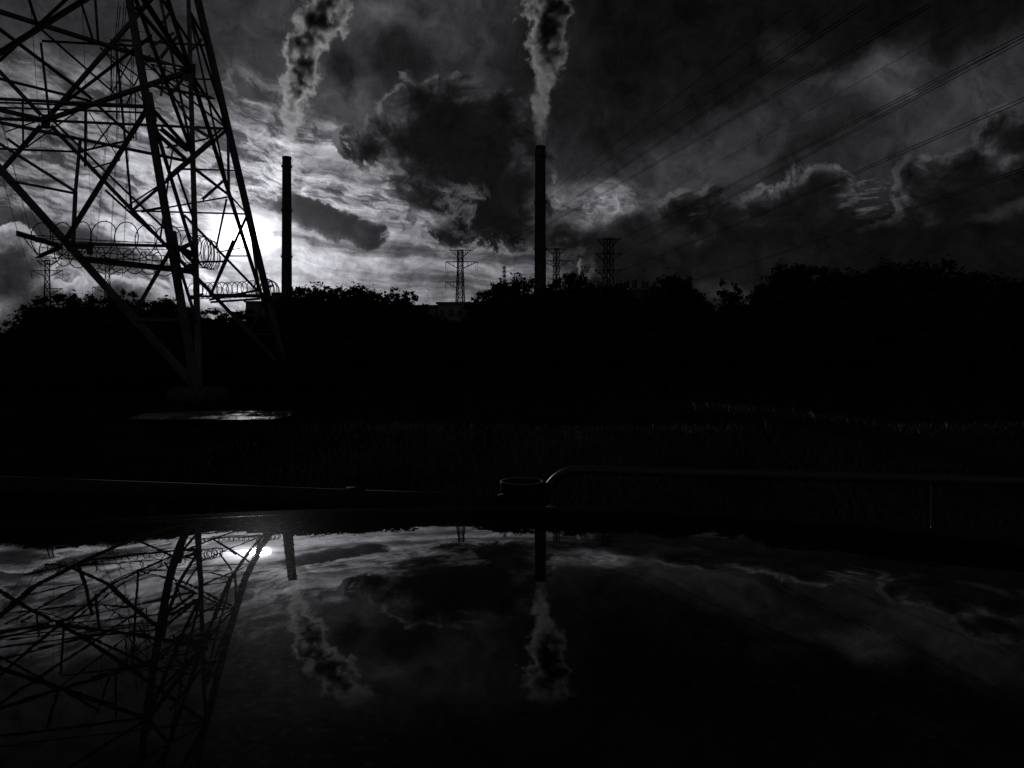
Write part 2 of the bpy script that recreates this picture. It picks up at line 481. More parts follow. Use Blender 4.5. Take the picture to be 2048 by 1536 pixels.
    L.new(tint.outputs[0], bg.inputs['Color'])
    bg.inputs['Strength'].default_value = 1.0
    w.cycles.sampling_method = 'MANUAL'; w.cycles.sample_map_resolution = 512


build_sky()

# ------------------------------------------------------------------ sun, camera, view
sl = bpy.data.lights.new('sun', 'SUN'); sl.energy = .43; sl.angle = math.radians(1.5); sl.color = (1, 1, 1)
so = bpy.data.objects.new('sun', sl); COL.objects.link(so)
sd = Vector((math.sin(SUN_AZ) * math.cos(SUN_EL), math.cos(SUN_AZ) * math.cos(SUN_EL), math.sin(SUN_EL)))
so.rotation_euler = sd.to_track_quat('Z', 'Y').to_euler()
cam = bpy.data.cameras.new('camera'); co = bpy.data.objects.new('camera', cam); COL.objects.link(co)
co.location = (0, 0, CZ); co.rotation_euler = (math.radians(90), 0, 0)
cam.sensor_width = 36; cam.lens = 36 * F / 2048; cam.shift_y = -(768 - HY) / 2048
cam.clip_start = .02; cam.clip_end = 20000
SC.camera = co
SC.render.resolution_x, SC.render.resolution_y = 1024, 768
SC.view_settings.view_transform = 'Standard'; SC.view_settings.look = 'None'; SC.view_settings.exposure = 0; SC.view_settings.gamma = 1
try:
    SC.cycles.use_denoising = True
    SC.cycles.denoiser = 'OPENIMAGEDENOISE'
    SC.cycles.denoising_input_passes = 'RGB_ALBEDO_NORMAL'
    SC.cycles.volume_step_rate = 1.0
    SC.cycles.volume_max_steps = 256
    SC.cycles.max_bounces = 6
    SC.cycles.sample_clamp_indirect = 4
except Exception:
    pass


# ------------------------------------------------------------------ ground
def ground_z(x, y):
    t = min(max((y - 4.6) / 6.4, 0), 1)
    z = .88 * t * t * (3 - 2 * t)
    if y > 4.0:
        k = min(1, (y - 4.0) / 2)
        z += k * (.10 * mnoise.noise((x * .21, y * .21, 0)) + .035 * mnoise.noise((x * .9, y * .9, 3))) * (1 if y < 60 else 0)
    # hollow where rain water stands
    hx, hy = (x + 4.25) / 1.9, (y - 11.3) / 1.5
    q = max(0, 1 - (hx * hx + hy * hy) ** .5 * .75)
    q = q * q * (3 - 2 * q)
    z = z * (1 - q) + .66 * q
    return z


def build_ground():
    xs = np.concatenate([-np.geomspace(3000, 30, 14), np.arange(-28, 28.1, .5), np.geomspace(30, 3000, 14)])
    ys = np.concatenate([[-400, -100, -30, -10, -4, 0, 2], np.arange(3, 34, .4), np.geomspace(35, 5000, 26)])
    vs = [(x, y, ground_z(x, y)) for y in ys for x in xs]
    n = len(xs)
    fs = [(j * n + i, j * n + i + 1, (j + 1) * n + i + 1, (j + 1) * n + i) for j in range(len(ys) - 1) for i in range(n - 1)]
    b = MB(); b.add(vs, fs, True)
    tag(b.build('ground', M['soil']), kind='structure')
    b = MB()
    b.add([(-60, -30, .004), (60, -30, .004), (60, 3.1, .004), (-60, 3.1, .004)], [(0, 1, 2, 3)])
    tag(b.build('car_park_asphalt', M['asphalt']), kind='structure')
    b = MB(); b.box((-60, 3.1, -.1), (60, 3.25, .11))
    tag(b.build('kerb', M['wall']), kind='structure')


build_ground()


def wet_concrete_mat():
    m = bpy.data.materials.new('wet_concrete'); m.use_nodes = True
    nt = m.node_tree; N, L = nt.nodes, nt.links
    b = N['Principled BSDF']; b.inputs['Base Color'].default_value = (.10, .10, .10, 1)
    b.inputs['Roughness'].default_value = .42
    wn = N.new('ShaderNodeTexNoise'); wn.inputs['Scale'].default_value = 3.2; wn.inputs['Detail'].default_value = 6; wn.inputs['Roughness'].default_value = .7
    wr = N.new('ShaderNodeMapRange'); wr.inputs['From Min'].default_value = .5; wr.inputs['From Max'].default_value = .66; wr.inputs['To Max'].default_value = .002
    L.new(wn.outputs['Fac'], wr.inputs['Value']); L.new(wr.outputs[0], b.inputs['Specular IOR Level'])
    n = N.new('ShaderNodeTexNoise'); n.inputs['Scale'].default_value = 9; n.inputs['Detail'].default_value = 4
    tc = N.new('ShaderNodeTexCoord'); L.new(tc.outputs['Object'], n.inputs['Vector']); L.new(tc.outputs['Object'], wn.inputs['Vector'])
    bp = N.new('ShaderNodeBump'); bp.inputs['Distance'].default_value = .004; bp.inputs['Strength'].default_value = .5
    L.new(n.outputs['Fac'], bp.inputs['Height']); L.new(bp.outputs[0], b.inputs['Normal'])
    return m


def build_puddle():
    zw = .80
    def pt(px, py):
        Y = (CZ - zw) * F / (py - HY)
        return ((px - CX) / F * Y, Y, zw)
    outline = [(255, 838), (285, 826), (330, 819), (390, 815.5), (450, 814.5), (520, 815.5), (560, 818), (585, 824), (580, 832), (545, 838), (480, 839.5), (400, 839), (320, 839.5)]
    pts = []
    for i, p in enumerate(outline):
        q = outline[(i + 1) % len(outline)]
        for k in range(5):
            t = k / 5
            pts.append(pt(p[0] + (q[0] - p[0]) * t, p[1] + (q[1] - p[1]) * t + rng.normal(0, .12)))
    b = MB(); b.add(pts, [tuple(range(len(pts)))])
    tag(b.build('wet_concrete_pad', wet_concrete_mat()), kind='structure')


build_puddle()


# ------------------------------------------------------------------ grass
def build_grass():
    def blades(n, region, h0, h1, w, m, name, lean=.35):
        X, Y, H = [], [], []
        while len(X) < n:
            x, y = region()
            if y < 3.6: continue
            hx, hy = (x + 4.25) / 1.5, (y - 11.0) / 1.6
            if hx * hx + hy * hy < 1 and random.random() < .8: continue
            X.append(x); Y.append(y); H.append(random.uniform(h0, h1) * (.6 + .8 * (mnoise.noise((x * .5, y * .5, 9)) * .5 + .5)))
        Z = [ground_z(x, y) for x, y in zip(X, Y)]
        P = np.stack([X, Y, Z], 1); H = np.array(H)[:, None]
        th = rng.uniform(0, 2 * np.pi, n); d = np.stack([np.cos(th), np.sin(th), np.zeros(n)], 1)
        le = rng.normal(0, lean, (n, 2)); le = np.concatenate([le, np.ones((n, 1))], 1)
        mid = P + le * np.array([.35, .35, 1]) * H * .55; tip = P + le * H
        ww = w * rng.uniform(.6, 1.3, (n, 1))
        v = np.stack([P - d * ww, P + d * ww, mid + d * ww * .7, tip, mid - d * ww * .7], 1)
        return tag(np_mesh(name, v, 5, m), kind='stuff')
    def near():
        while True:
            y = random.uniform(6.2, 9.8); x = random.uniform(-.5, .70) * y
            k = (x / y + .36) / .2 + 1.2 * mnoise.noise((x * .7, y * .7, 5))
            if random.random() < k and random.random() < .55 + .7 * mnoise.noise((x * 1.6, y * 1.6, 8)) + (.25 if x > 0 else 0): return x, y
    def mid():
        y = random.uniform(9, 30)
        return random.uniform(-.72, .72) * y, y
    def leftside():
        y = random.uniform(14.6, 27)
        return random.uniform(-.70, -.22) * y, y
    def verge():
        t = random.random()
        x = 2.5 + t * 3.1; y = 10.9 - t * 3.1 + random.gauss(0, .25)
        return x, y
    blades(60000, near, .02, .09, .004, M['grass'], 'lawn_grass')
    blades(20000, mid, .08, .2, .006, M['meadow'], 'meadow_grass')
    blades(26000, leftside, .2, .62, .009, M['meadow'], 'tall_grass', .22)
    blades(9000, verge, .06, .2, .004, M['lit_grass'], 'lit_verge_grass')  # paler blades stand in for the faint light along this strip


build_grass()

# ------------------------------------------------------------------ the great lattice tower
TB = .96                                    # ground level under its legs
A0 = at(397, 790, 14.0); B0 = at(570, 745, 28.0)
A0.z = B0.z = TB
ab = B0 - A0
C0 = A0 + Vector((-ab.y, ab.x, 0)); D0 = C0 + ab
CEN = (A0 + B0 + C0 + D0) / 4
LEAN = .0289


def leg(P0, h):
    t = LEAN * h
    if h > 28: t = LEAN * 28 + (h - 28) * .0022
    p = P0.lerp(CEN, t); p.z = TB + h
    return p


def on_plane(px, py, pl):
    d = Vector(((px - CX) / F, 1.0, (HY - py) / F)); o = Vector((0, 0, CZ))
    n, c = pl
    return o + d * ((c - n.dot(o)) / n.dot(d))


def face_plane(P, Q):
    a, b, c = leg(P, 0), leg(Q, 0), leg(P, 8)
    n = (b - a).cross(c - a).normalized()
    return n, n.dot(a)


def level(h): return Vector((0, 0, 1)), TB + h


def build_tower():
    T = thing('lattice_tower', 'huge steel lattice pylon cut off by the left edge, in front of the sun', 'pylon', tuple(CEN.xy) + (TB,))
    def member(kind, p, q, w, out=None):
        b = MB(); b.angle(p, q, w * .68, out=out)
        return b.build(kind, M['steel'], T)
    corners = {'A': A0, 'B': B0, 'C': C0, 'D': D0}
    for k, P in corners.items():
        b = MB()
        o = (P - CEN).normalized()
        # leg: heavy angle, with splice plates and step bolts
        hs = [-.3, 13, 28, 45]
        for h0, h1, w in zip(hs, hs[1:], (.165, .14, .12)):
            b.angle(leg(P, h0), leg(P, h1), w, out=o)
        for h in (2.67, 5.33, 8, 10.5, 13, 18, 23):
            b.bar(leg(P, h - .28), leg(P, h + .28), .20 if h < 12 else .17, .05)
        for i in range(40):
            h = 1.5 + i * .38
            s = o.cross(Vector((0, 0, 1))) * (1 if i % 2 else -1)
            p = leg(P, h)
            b.tube([p, p + (s * .8 + o * .6).normalized() * .2], .008, 5)
        lg = b.build('leg', M['steel'], T)
        f = MB(); f.lathe([(.55, -.45), (.5, .08), (.4, .14)], (P.x, P.y, TB), 16); f.build('footing', M['chimney'], T)
    faces = [('A', 'B', 'right'), ('A', 'C', 'front'), ('B', 'D', 'back'), ('C', 'D', 'left')]
    H1, H2 = 8.0, 13.02
    for a, b_, nm in faces:
        P, Q = corners[a], corners[b_]
        o = ((P + Q) / 2 - CEN).normalized()
        X = (leg(P, H1) + leg(Q, H1)) / 2
        for U, V in ((P, Q), (Q, P)):
            u0, v2 = leg(U, 0), leg(V, H2)
            arm = lambda h, u0=u0, v2=v2: u0.lerp(v2, h / H2)
            # the diagonal through the crossing
            member('diagonal_brace', u0 + Vector((0, 0, .1)), arm(H1 - .15), .17, o)
            member('diagonal_brace', arm(H1 + .15), v2, .17, o)
            member('horizontal_beam', leg(U, H1), X, .13, o)
            for h in (1.33, 2.67, 5.33):
                member('horizontal_beam', leg(U, h), arm(h), .085, o)
            member('redundant_strut', arm(1.33), leg(U, 2.67), .085, o)
            member('redundant_strut', arm(2.67), leg(U, 5.33), .11, o)
            member('redundant_strut', arm(5.33), leg(U, H1), .12, o)
            up = u0  # upper arm of the other diagonal reaches this leg
            w2 = leg(V, 0).lerp(leg(U, H2), 10.5 / H2)
            member('redundant_strut', w2, leg(U, H1), .09, o)
            member('horizontal_beam', w2, leg(U, 10.5), .085, o)
            member('redundant_strut', arm(5.33), w2, .09, o)
        g = MB()
        g.bar(X + Vector((0, 0, -.25)), X + Vector((0, 0, .2)), .28, .02)
        g.build('gusset_plate', M['steel'], T)
        member('horizontal_beam', leg(P, H2), leg(Q, H2), .12, o)
        # upper panels
        hs = [13.02, 18, 23, 28]
        for h0, h1 in zip(hs, hs[1:]):
            member('diagonal_brace', leg(P, h0), leg(Q, h1), .13, o)
            member('diagonal_brace', leg(Q, h0), leg(P, h1), .13, o)
            member('horizontal_beam', leg(P, h1), leg(Q, h1), .1, o)
        cage = MB()
        for i in range(7):
            h0, h1 = 28 + i * 2.43, 28 + (i + 1) * 2.43
            cage.angle(leg(P, h0), leg(Q, h1), .08, out=o); cage.angle(leg(Q, h0), leg(P, h1), .08, out=o)
        cage.build('cage_lattice', M['steel'], T)
    # diaphragm at the crossing level
    mids = [(leg(corners[a], H1) + leg(corners[b_], H1)) / 2 for a, b_, _ in (faces[0], faces[2], faces[3], faces[1])]
    for i in range(4):
        member('diaphragm_beam', mids[i], mids[(i + 1) % 4], .17, (0, 0, 1))
    # cross arms high above
    for h, l in ((29, 9), (36, 11), (43, 7.5)):
        b = MB()
        ax = (A0 - C0).normalized()
        c = Vector((CEN.x, CEN.y, TB + h))
        for s in (-1, 1):
            tip = c + ax * s * l
            for off in (-1.2, 1.2):
                y = ab.normalized() * off
                b.angle(c + y + ax * s * 1.2, tip, .1); b.angle(c + y + ax * s * 1.2 + Vector((0, 0, 2.2)), tip, .1)
                for q in (.3, .6):
                    b.angle((c + y).lerp(tip, q), (c + y + Vector((0, 0, 2.2))).lerp(tip, q), .06)
        b.build('crossarm', M['steel'], T)
    # further bracing, each member lying in its face or floor of the tower
    FR, RT, BK = face_plane(A0, C0), face_plane(A0, B0), face_plane(B0, D0)
    DG, MIDL = level(8.0), level(5.33)
    extra = [
        # (x0, y0, x1, y1, width, plane)
        (-60, 174, 75, 50, .12, DG), (75, 50, 150, -20, .12, DG), (82, 57, 245, 200, .09, DG), (-60, 12, 185, 197, .15, DG),
        (105, 222, 300, 72, .15, DG), (-60, 143, 185, 203, .12, DG), (-60, 213, 305, 226, .09, DG), (-60, 203, 310, 216, .09, DG),
        (83, 82, 270, 92, .10, BK), (81, 85, 98, 232, .11, BK), (148, -40, 186, 82, .11, BK), (186, -60, 196, 84, .11, BK), (40, -60, 75, 50, .09, DG),
        (-40, 296, 165, 304, .10, BK), (45, 202, 46, 300, .09, BK), (171, 218, 170, 333, .13, BK), (161, 303, 264, 279, .09, BK),
        (185, 336, 240, 320, .07, BK), (178, 225, 240, 320, .05, BK), (225, 245, 185, 297, .07, BK), (152, 224, 52, 295, .07, BK), (80, 240, 10, 264, .06, BK),
        (191, 208, 268, 276, .13, BK), (104, 240, 342, 470, .10, BK), (220, 88, 400, 172, .07, BK),
        (-60, 233, 372, 322, .11, MIDL), (333, 295, 416, 277, .07, RT), (386, 254, 418, 274, .09, RT), (333, 355, 424, 276, .10, RT), (424, 273, 448, 254, .09, RT),
        (310, 262, 372, 318, .09, RT), (320, 255, 375, 300, .10, RT), (364, 338, 470, 341, .06, RT), (391, 338, 457, 389, .08, RT), (449, 360, 404, 400, .08, RT),
        (456, 394, 282, 424, .08, BK), (453, 398, 432, 497, .10, BK), (466, 480, 420, 592, .11, BK), (455, 512, 499, 512, .07, BK), (432, 505, 488, 495, .06, BK),
        (368, 430, 516, 583, .12, BK), (398, 524, 449, 523, .10, BK), (355, 343, 388, 440, .06, RT), (320, 480, 345, 300, .05, RT),
        (270, 10, 380, 140, .10, RT), (300, -40, 384, 90, .08, RT), (348, 66, 300, 95, .07, RT), (360, 66, 320, 118, .08, RT), (404, 78, 380, 104, .08, RT),
        (344, 20, 322, 50, .07, RT), (375, 12, 414, 130, .08, RT), (300, 122, 372, 136, .09, RT), (322, 190, 330, 130, .07, RT), (340, 156, 424, 159, .07, BK), (345, 160, 430, 198, .08, BK),
        (372, 150, 343, 188, .08, RT), (292, 112, 385, 250, .10, BK), (300, 170, 425, 196, .08, MIDL), (312, 172, 384, 222, .08, BK),
        (160, 277, 150, 384, .09, FR), (150, 384, 145, 490, .11, FR), (150, 382, -20, 275, .08, FR), (149, 386, 20, 361, .07, FR), (14, 277, 40, 296, .07, FR),
        (160, 518, 392, 544, .13, FR), (210, 380, 342, 500, .11, BK), (262, 425, 335, 412, .06, BK), (250, 415, 335, 360, .07, BK),
        (200, 96, 300, 170, .07, BK), (200, 94, 268, 172, .07, BK), (205, 92, 290, 112, .07, BK), (222, 78, 222, 180, .06, BK), (233, 130, 233, 240, .06, BK),
        (270, 100, 222, 190, .06, BK), (268, 175, 250, 215, .08, BK), (270, 178, 300, 225, .06, BK), (268, 172, 300, 110, .06, BK), (270, 176, 272, 280, .06, BK),
    ]
    for x0, y0, x1, y1, w, pl in extra:
        p, q = on_plane(x0, y0, pl), on_plane(x1, y1, pl)
        member('bracing_member', p, q, w, -pl[0] if pl[0].y > 0 else pl[0])
    # barbed guard arms at head height over the lowest braces
    GZ = level(2.64)
    for x0, y0, x1, y1, w in ((38, 468, 122, 493, .13), (75, 513, 120, 494, .13), (150, 494, 180, 494, .14)):
        member('guard_arm', on_plane(x0, y0, GZ), on_plane(x1, y1, GZ), w, (0, 0, 1))
    q = MB(); p = on_plane(180, 499, FR); q.box((p.x - .03, p.y - .05, p.z - .09), (p.x + .03, p.y + .05, p.z + .09)); q.build('guard_clamp', M['steel'], T)
    for x0, y0, x1, y1, Y0, Y1, w in ((352, 500, 384, 486, 14.2, 13.6, .12), (362, 497, 392, 527, 14.2, 15.2, .13), (372, 536, 392, 531, 14.1, 14.6, .12), (352, 492, 388, 508, 14.3, 15.0, .12)):
        member('guard_arm', at(x0, y0, Y0), at(x1, y1, Y1), w, (0, 0, 1))
    for x0, y0, x1, y1 in ((418, 600, 520, 580), (376, 593, 545, 594), (420, 605, 520, 598), (526, 578, 546, 571), (376, 601, 405, 588)):
        member('guard_arm', at(x0, y0, 27), at(x1, y1, 27), .11, (0, 0, 1))
    return T


TOWER = build_tower()


# ------------------------------------------------------------------ barbed wire on the guards
def coil(name, label, pts, R, turns, r=.009, squash=1.0):
    pts = [Vector(p) for p in pts]
    L = [0]
    for p, q in zip(pts, pts[1:]): L.append(L[-1] + (q - p).length)
    def along(t):
        d = t * L[-1]
        for i in range(len(pts) - 1):
            if d <= L[i + 1] or i == len(pts) - 2:
                return pts[i].lerp(pts[i + 1], (d - L[i]) / (L[i + 1] - L[i])), (pts[i + 1] - pts[i]).normalized()
    path, b = [], MB()
    n = int(turns * 22)
    for i in range(n + 1):
        c, d = along(i / n)
        a = d.cross(Vector((0, 0, 1))).normalized(); u = a.cross(d)
        t = 2 * math.pi * i / 22
        rr = R * (1 + .12 * mnoise.noise((i * .06, R, 1)))
        # clipped loops: neighbouring turns lean alternately
        ph = 1.16 + .10 * math.sin(t * .37)
        al = a * math.cos(ph) + d * math.sin(ph)
        path.append(c + (al * math.cos(t) * squash + u * math.sin(t)) * rr)
    b.tube(path, r, 5)
    for i in range(2, len(path), 3):
        p = path[i]; v = Vector(rng.normal(0, 1, 3)).normalized() * .028
        b.bar(p - v, p + v, .006)
    o = b.build(name, M['barb'])
    return tag(o, label, 'barbed wire', 'barbed wire on the big pylon')


def strand(label, p, q, sag=.03):
    p, q = Vector(p), Vector(q); b = MB(); path = []
    for i in range(25):
        t = i / 24
        path.append(p.lerp(q, t) + Vector((0, 0, -4 * sag * t * (1 - t) + rng.normal(0, .004))))
    b.tube(path, .007, 4)
    k = int((q - p).length / .11)
    for i in range(k):
        c = p.lerp(q, (i + .5) / k) + Vector((0, 0, -4 * sag * ((i + .5) / k) * (1 - (i + .5) / k)))
        v = Vector(rng.normal(0, 1, 3)).normalized() * .025
        b.bar(c - v, c + v, .006)
    tag(b.build('barbed_strand', M['barb']), label, 'barbed wire', 'barbed wire on the big pylon')


coil('barbed_coil', 'large open coil of barbed wire with big loops left of the thick pylon leg', [at(72, 482, 13.2), at(200, 480, 13.3), at(350, 487, 13.6)], .31, 6.6)
coil('barbed_coil', 'lower tangled coil of barbed wire hanging under the big open coil', [at(80, 503, 14.6), at(210, 520, 14.5), at(350, 530, 14.4)], .21, 9.5)
coil('barbed_coil', 'tight barbed wire coil curling round the thick pylon leg toward the sun', [at(360, 490, 14.6), at(400, 503, 15.0), at(430, 511, 16.4)], .30, 9, squash=.75)
coil('barbed_coil', 'small distant coil of barbed wire on the low guard under the sun', [at(384, 582, 26.8), at(440, 581, 26.8), at(512, 577, 26.9)], .27, 13, r=.014)
coil('barbed_coil', 'end of barbed wire coil bristling right of the far pylon leg, before the left chimney', [at(522, 574, 26.6), at(548, 585, 27.6)], .36, 7, r=.014)
for i, (x0, y0, x1, y1, wd) in enumerate(((50, 468, 345, 486, 'topmost'), (60, 474, 345, 492, 'second'), (70, 484, 345, 499, 'third'), (80, 494, 348, 512, 'fourth'),
                                          (85, 505, 348, 522, 'fifth'), (90, 513, 350, 532, 'lowest'))):
    strand(f'{wd} straight strand of barbed wire strung left from the thick pylon leg', at(x0, y0, 13.0 + .25 * i), at(x1, y1, 13.9 + .12 * i))
strand('barbed wire strand slanting from the outer guard arm tip to the lower one', at(46, 472, 12.9), at(78, 510, 15.5))
strand('barbed wire strand strung low between the two rear pylon legs under the sun', at(384, 592, 26.6), at(548, 588, 26.8))


# ------------------------------------------------------------------ chimneys
def chimney(label, px, D, ytop, wtop, wbot, bands):
    zt = CZ + (HY - ytop) / F * D
    c = at(px, HY, D)
    T = thing('chimney', label, 'chimney', (c.x, D, .9), 'power station chimneys')
    r0, r1 = wbot / F * D / 2, wtop / F * D / 2
    H = zt - .9
    b = MB()
    prof = [(r0 + (r1 - r0) * t, H * t) for t in (0, .25, .5, .75, 1)]
    inner = [(r1 * .86, H), (r1 * .86, H - 6)]
    b.lathe(prof + inner, (c.x, D, .9), 40)
    b.build('shaft', M['chimney'], T)
    for y in bands:
        t = (CZ + (HY - y) / F * D - .9) / H
        r = r0 + (r1 - r0) * t
        b = MB()
        b.lathe([(r * 1.005, H * t - .9), (r * 1.2, H * t - .5), (r * 1.2, H * t + .15), (r * 1.02, H * t + .1)], (c.x, D, .9), 40)
        for s in range(14):
            a = 2 * math.pi * s / 14
            p = Vector((c.x + math.cos(a) * r * 1.2, D + math.sin(a) * r * 1.2, .9 + H * t))
            b.bar(p, p + Vector((0, 0, 1.1)), .14)
        ringp = [Vector((c.x + math.cos(a) * r * 1.2, D + math.sin(a) * r * 1.2, .9 + H * t + 1.1)) for a in np.linspace(0, 2 * math.pi, 29)]
        b.tube(ringp, .09, 5)
        b.build('gallery', M['chband'], T)
    b = MB(); b.lathe([(r1 * 1.0, H - 1.6), (r1 * 1.05, H - 1.5), (r1 * 1.05, H + .15), (r1 * .85, H + .15)], (c.x, D, .9), 40, cap=False)
    b.build('rim', M['chband'], T)
    b = MB()
    a = math.radians(-60)
    x, y = c.x + math.cos(a) * r0 * .98, D + math.sin(a) * r0 * .98
    x1, y1 = c.x + math.cos(a) * r1 * 1.03, D + math.sin(a) * r1 * 1.03
    for dx in (-.35, .35):
        b.bar((x + dx, y, 2), (x1 + dx, y1, .9 + H - 1), .12)
    for i in range(60):
        t = i / 60
        p = Vector((x, y, 2)).lerp(Vector((x1, y1, .9 + H - 1)), t)
        b.bar(p - Vector((.35, 0, 0)), p + Vector((.35, 0, 0)), .09)
    b.build('ladder', M['chband'], T)
    return T


chimney('tall tapering chimney directly right of the sun, trailing an S-shaped plume', 573.5, 540, 314, 17.5, 22, (333, 421, 513))
chimney('tall tapering chimney at the middle of the skyline, apart from the sun', 1080.5, 500, 293, 20.5, 24.5, (312, 405, 498))


# ------------------------------------------------------------------ distant pylons
def pylon(label, px, D, ytop, wtop, wbot, arms, ybot=690, panels=11):
    """arms: (row of the arm, reach to the left, reach to the right, insulators?) in photo pixels"""
    s = D / F
    c = at(px, HY, D); zb = .9
    T = thing('distant_pylon', label, 'pylon', (c.x, D, zb), 'pylons on the skyline')
    zt = CZ + (HY - ytop) * s
    H = zt - zb
    w = lambda z: (wbot + (wtop - wbot) * min(1, (z / H) / .8)) * s / 2
    b = MB()
    zs = [H * (1 - (1 - i / panels) ** 1.25) for i in range(panels + 1)]
    tk = .26
    yaw = math.radians(18 + (px * 7) % 23)
    def P(i, z):
        a = yaw + math.pi / 4 + i * math.pi / 2
        r = w(z) * 1.15
        return Vector((c.x + r * math.cos(a), D + r * math.sin(a), zb + z))
    for i in range(4):
        for z0, z1 in zip(zs, zs[1:]):
            b.bar(P(i, z0), P(i, z1), tk)
            b.bar(P(i, z0), P((i + 1) % 4, z1), tk * .7); b.bar(P((i + 1) % 4, z0), P(i, z1), tk * .7)
            b.bar(P(i, z1), P((i + 1) % 4, z1), tk * .6)
    b.build('mast', M['farsteel'], T)
    tips = []
    for y, l, r, ins, upper in arms:
        z = (HY - y) * s + CZ - zb
        a = MB()
        for sg, reach in ((-1, l), (1, r)):
            if reach <= 0: continue
            tip = Vector((c.x + sg * reach * s, D, zb + z))
            ww = w(z)
            dz = -2.6 if upper else -2.4
            for oy in (-.8, .8):
                a.bar((c.x, D + oy, zb + z), tip, .24)
                a.bar((c.x + sg * ww, D + oy, zb + z + dz), tip, .2)
                for q in (.3, .55, .78):
                    t0 = Vector((c.x + sg * ww, D + oy, zb + z)).lerp(tip, q); t1 = Vector((c.x + sg * ww, D + oy, zb + z + dz)).lerp(tip, q)
                    a.bar(t0, t1, .13)
            tips.append(tip)
            if ins:
                k = MB()
                L = ins * s
                k.tube([tip, tip + Vector((0, 0, -L))], .10, 6)
                for j in range(9):
                    zz = tip.z - L * (.15 + .08 * j)
                    k.lathe([(.06, 0), (.2, .03), (.06, .12)], (tip.x, tip.y, zz), 8)
                lp = [tip + Vector((0, 0, -L)) + Vector((-sg * t * 6 * s, 0, -4 * t * (1 - t) * 4 * s + t * t * L)) for t in np.linspace(0, 1, 7)]
                k.tube(lp, .05, 4)
                k.build('insulator', M['insul'], T)
        a.build('crossarm', M['farsteel'], T)
    return T


pylon('dark lattice pylon alone in the gap between the two chimneys, low left arm', 920.5, 330, 500, 12, 26, [(500.5, 20.5, 21.5, 0, 1), (523.5, 29, 35, 16, 1), (564, 30, 0, 15, 1)])
pylon('tall broad lattice pylon right of the middle chimney with six equal arms', 1217, 290, 477, 18, 24, [(478, 24, 24, 0, 1), (507, 28, 28, 0, 0), (540, 28, 28, 0, 0)])
pylon('lattice pylon just right of the middle chimney, half hidden by treetops', 1113, 350, 497, 11, 20, [(498, 21, 19, 0, 1), (521.5, 27, 27, 0, 1), (560, 0, 25, 0, 1)])
pylon('lattice pylon at far left beneath the white cloud, low right arm', 94.5, 360, 520, 10, 23, [(521.5, 21, 19, 0, 1), (541, 31, 31, 16, 1), (577, 0, 31, 12, 1)])
pylon('lattice pylon seen through the legs of the big tower, low left arm', 215, 370, 516, 10, 22, [(518, 20, 20, 0, 1), (538, 29, 30, 17, 1), (574, 30, 0, 13, 1)])
pylon('slim tiny mast with short arms between pylon and middle chimney', 1008.5, 720, 532, 4, 7, [(535, 4, 4, 0, 1), (543, 5, 5, 0, 1), (551, 6, 5, 0, 1)], panels=14)


# ------------------------------------------------------------------ overhead wires
def wire(label, p, q, r=.028, sag=0.0, gap=0.0, spacers=False):
    """gap > 0 makes a twin bundle held by spacers: one line"""
    gap *= .55
    p, q = Vector(p), Vector(q)
    b = MB()
    d = (q - p).normalized(); a = d.cross(Vector((0, 0, 1))).normalized()
    v = Vector((0, 0, 1))
    offs = [a * 0] if not gap else [(a * .6 + v) * gap * .5, -(a * .6 + v) * gap * .5]
    for o in offs:
        path = [p.lerp(q, t) + o - Vector((0, 0, 4 * sag * t * (1 - t))) for t in np.linspace(0, 1, 41) ** 1.0]
        b.tube(path, r, 5)
    if gap:
        for k in range(1, 9):
            t = k / 9
            c = p.lerp(q, t) - Vector((0, 0, 4 * sag * t * (1 - t)))
            b.bar(c + offs[0] * 1.3, c + offs[1] * 1.3, .05)
    return tag(b.build('overhead_wire', M['wire']), label, 'power line', 'overhead power lines')


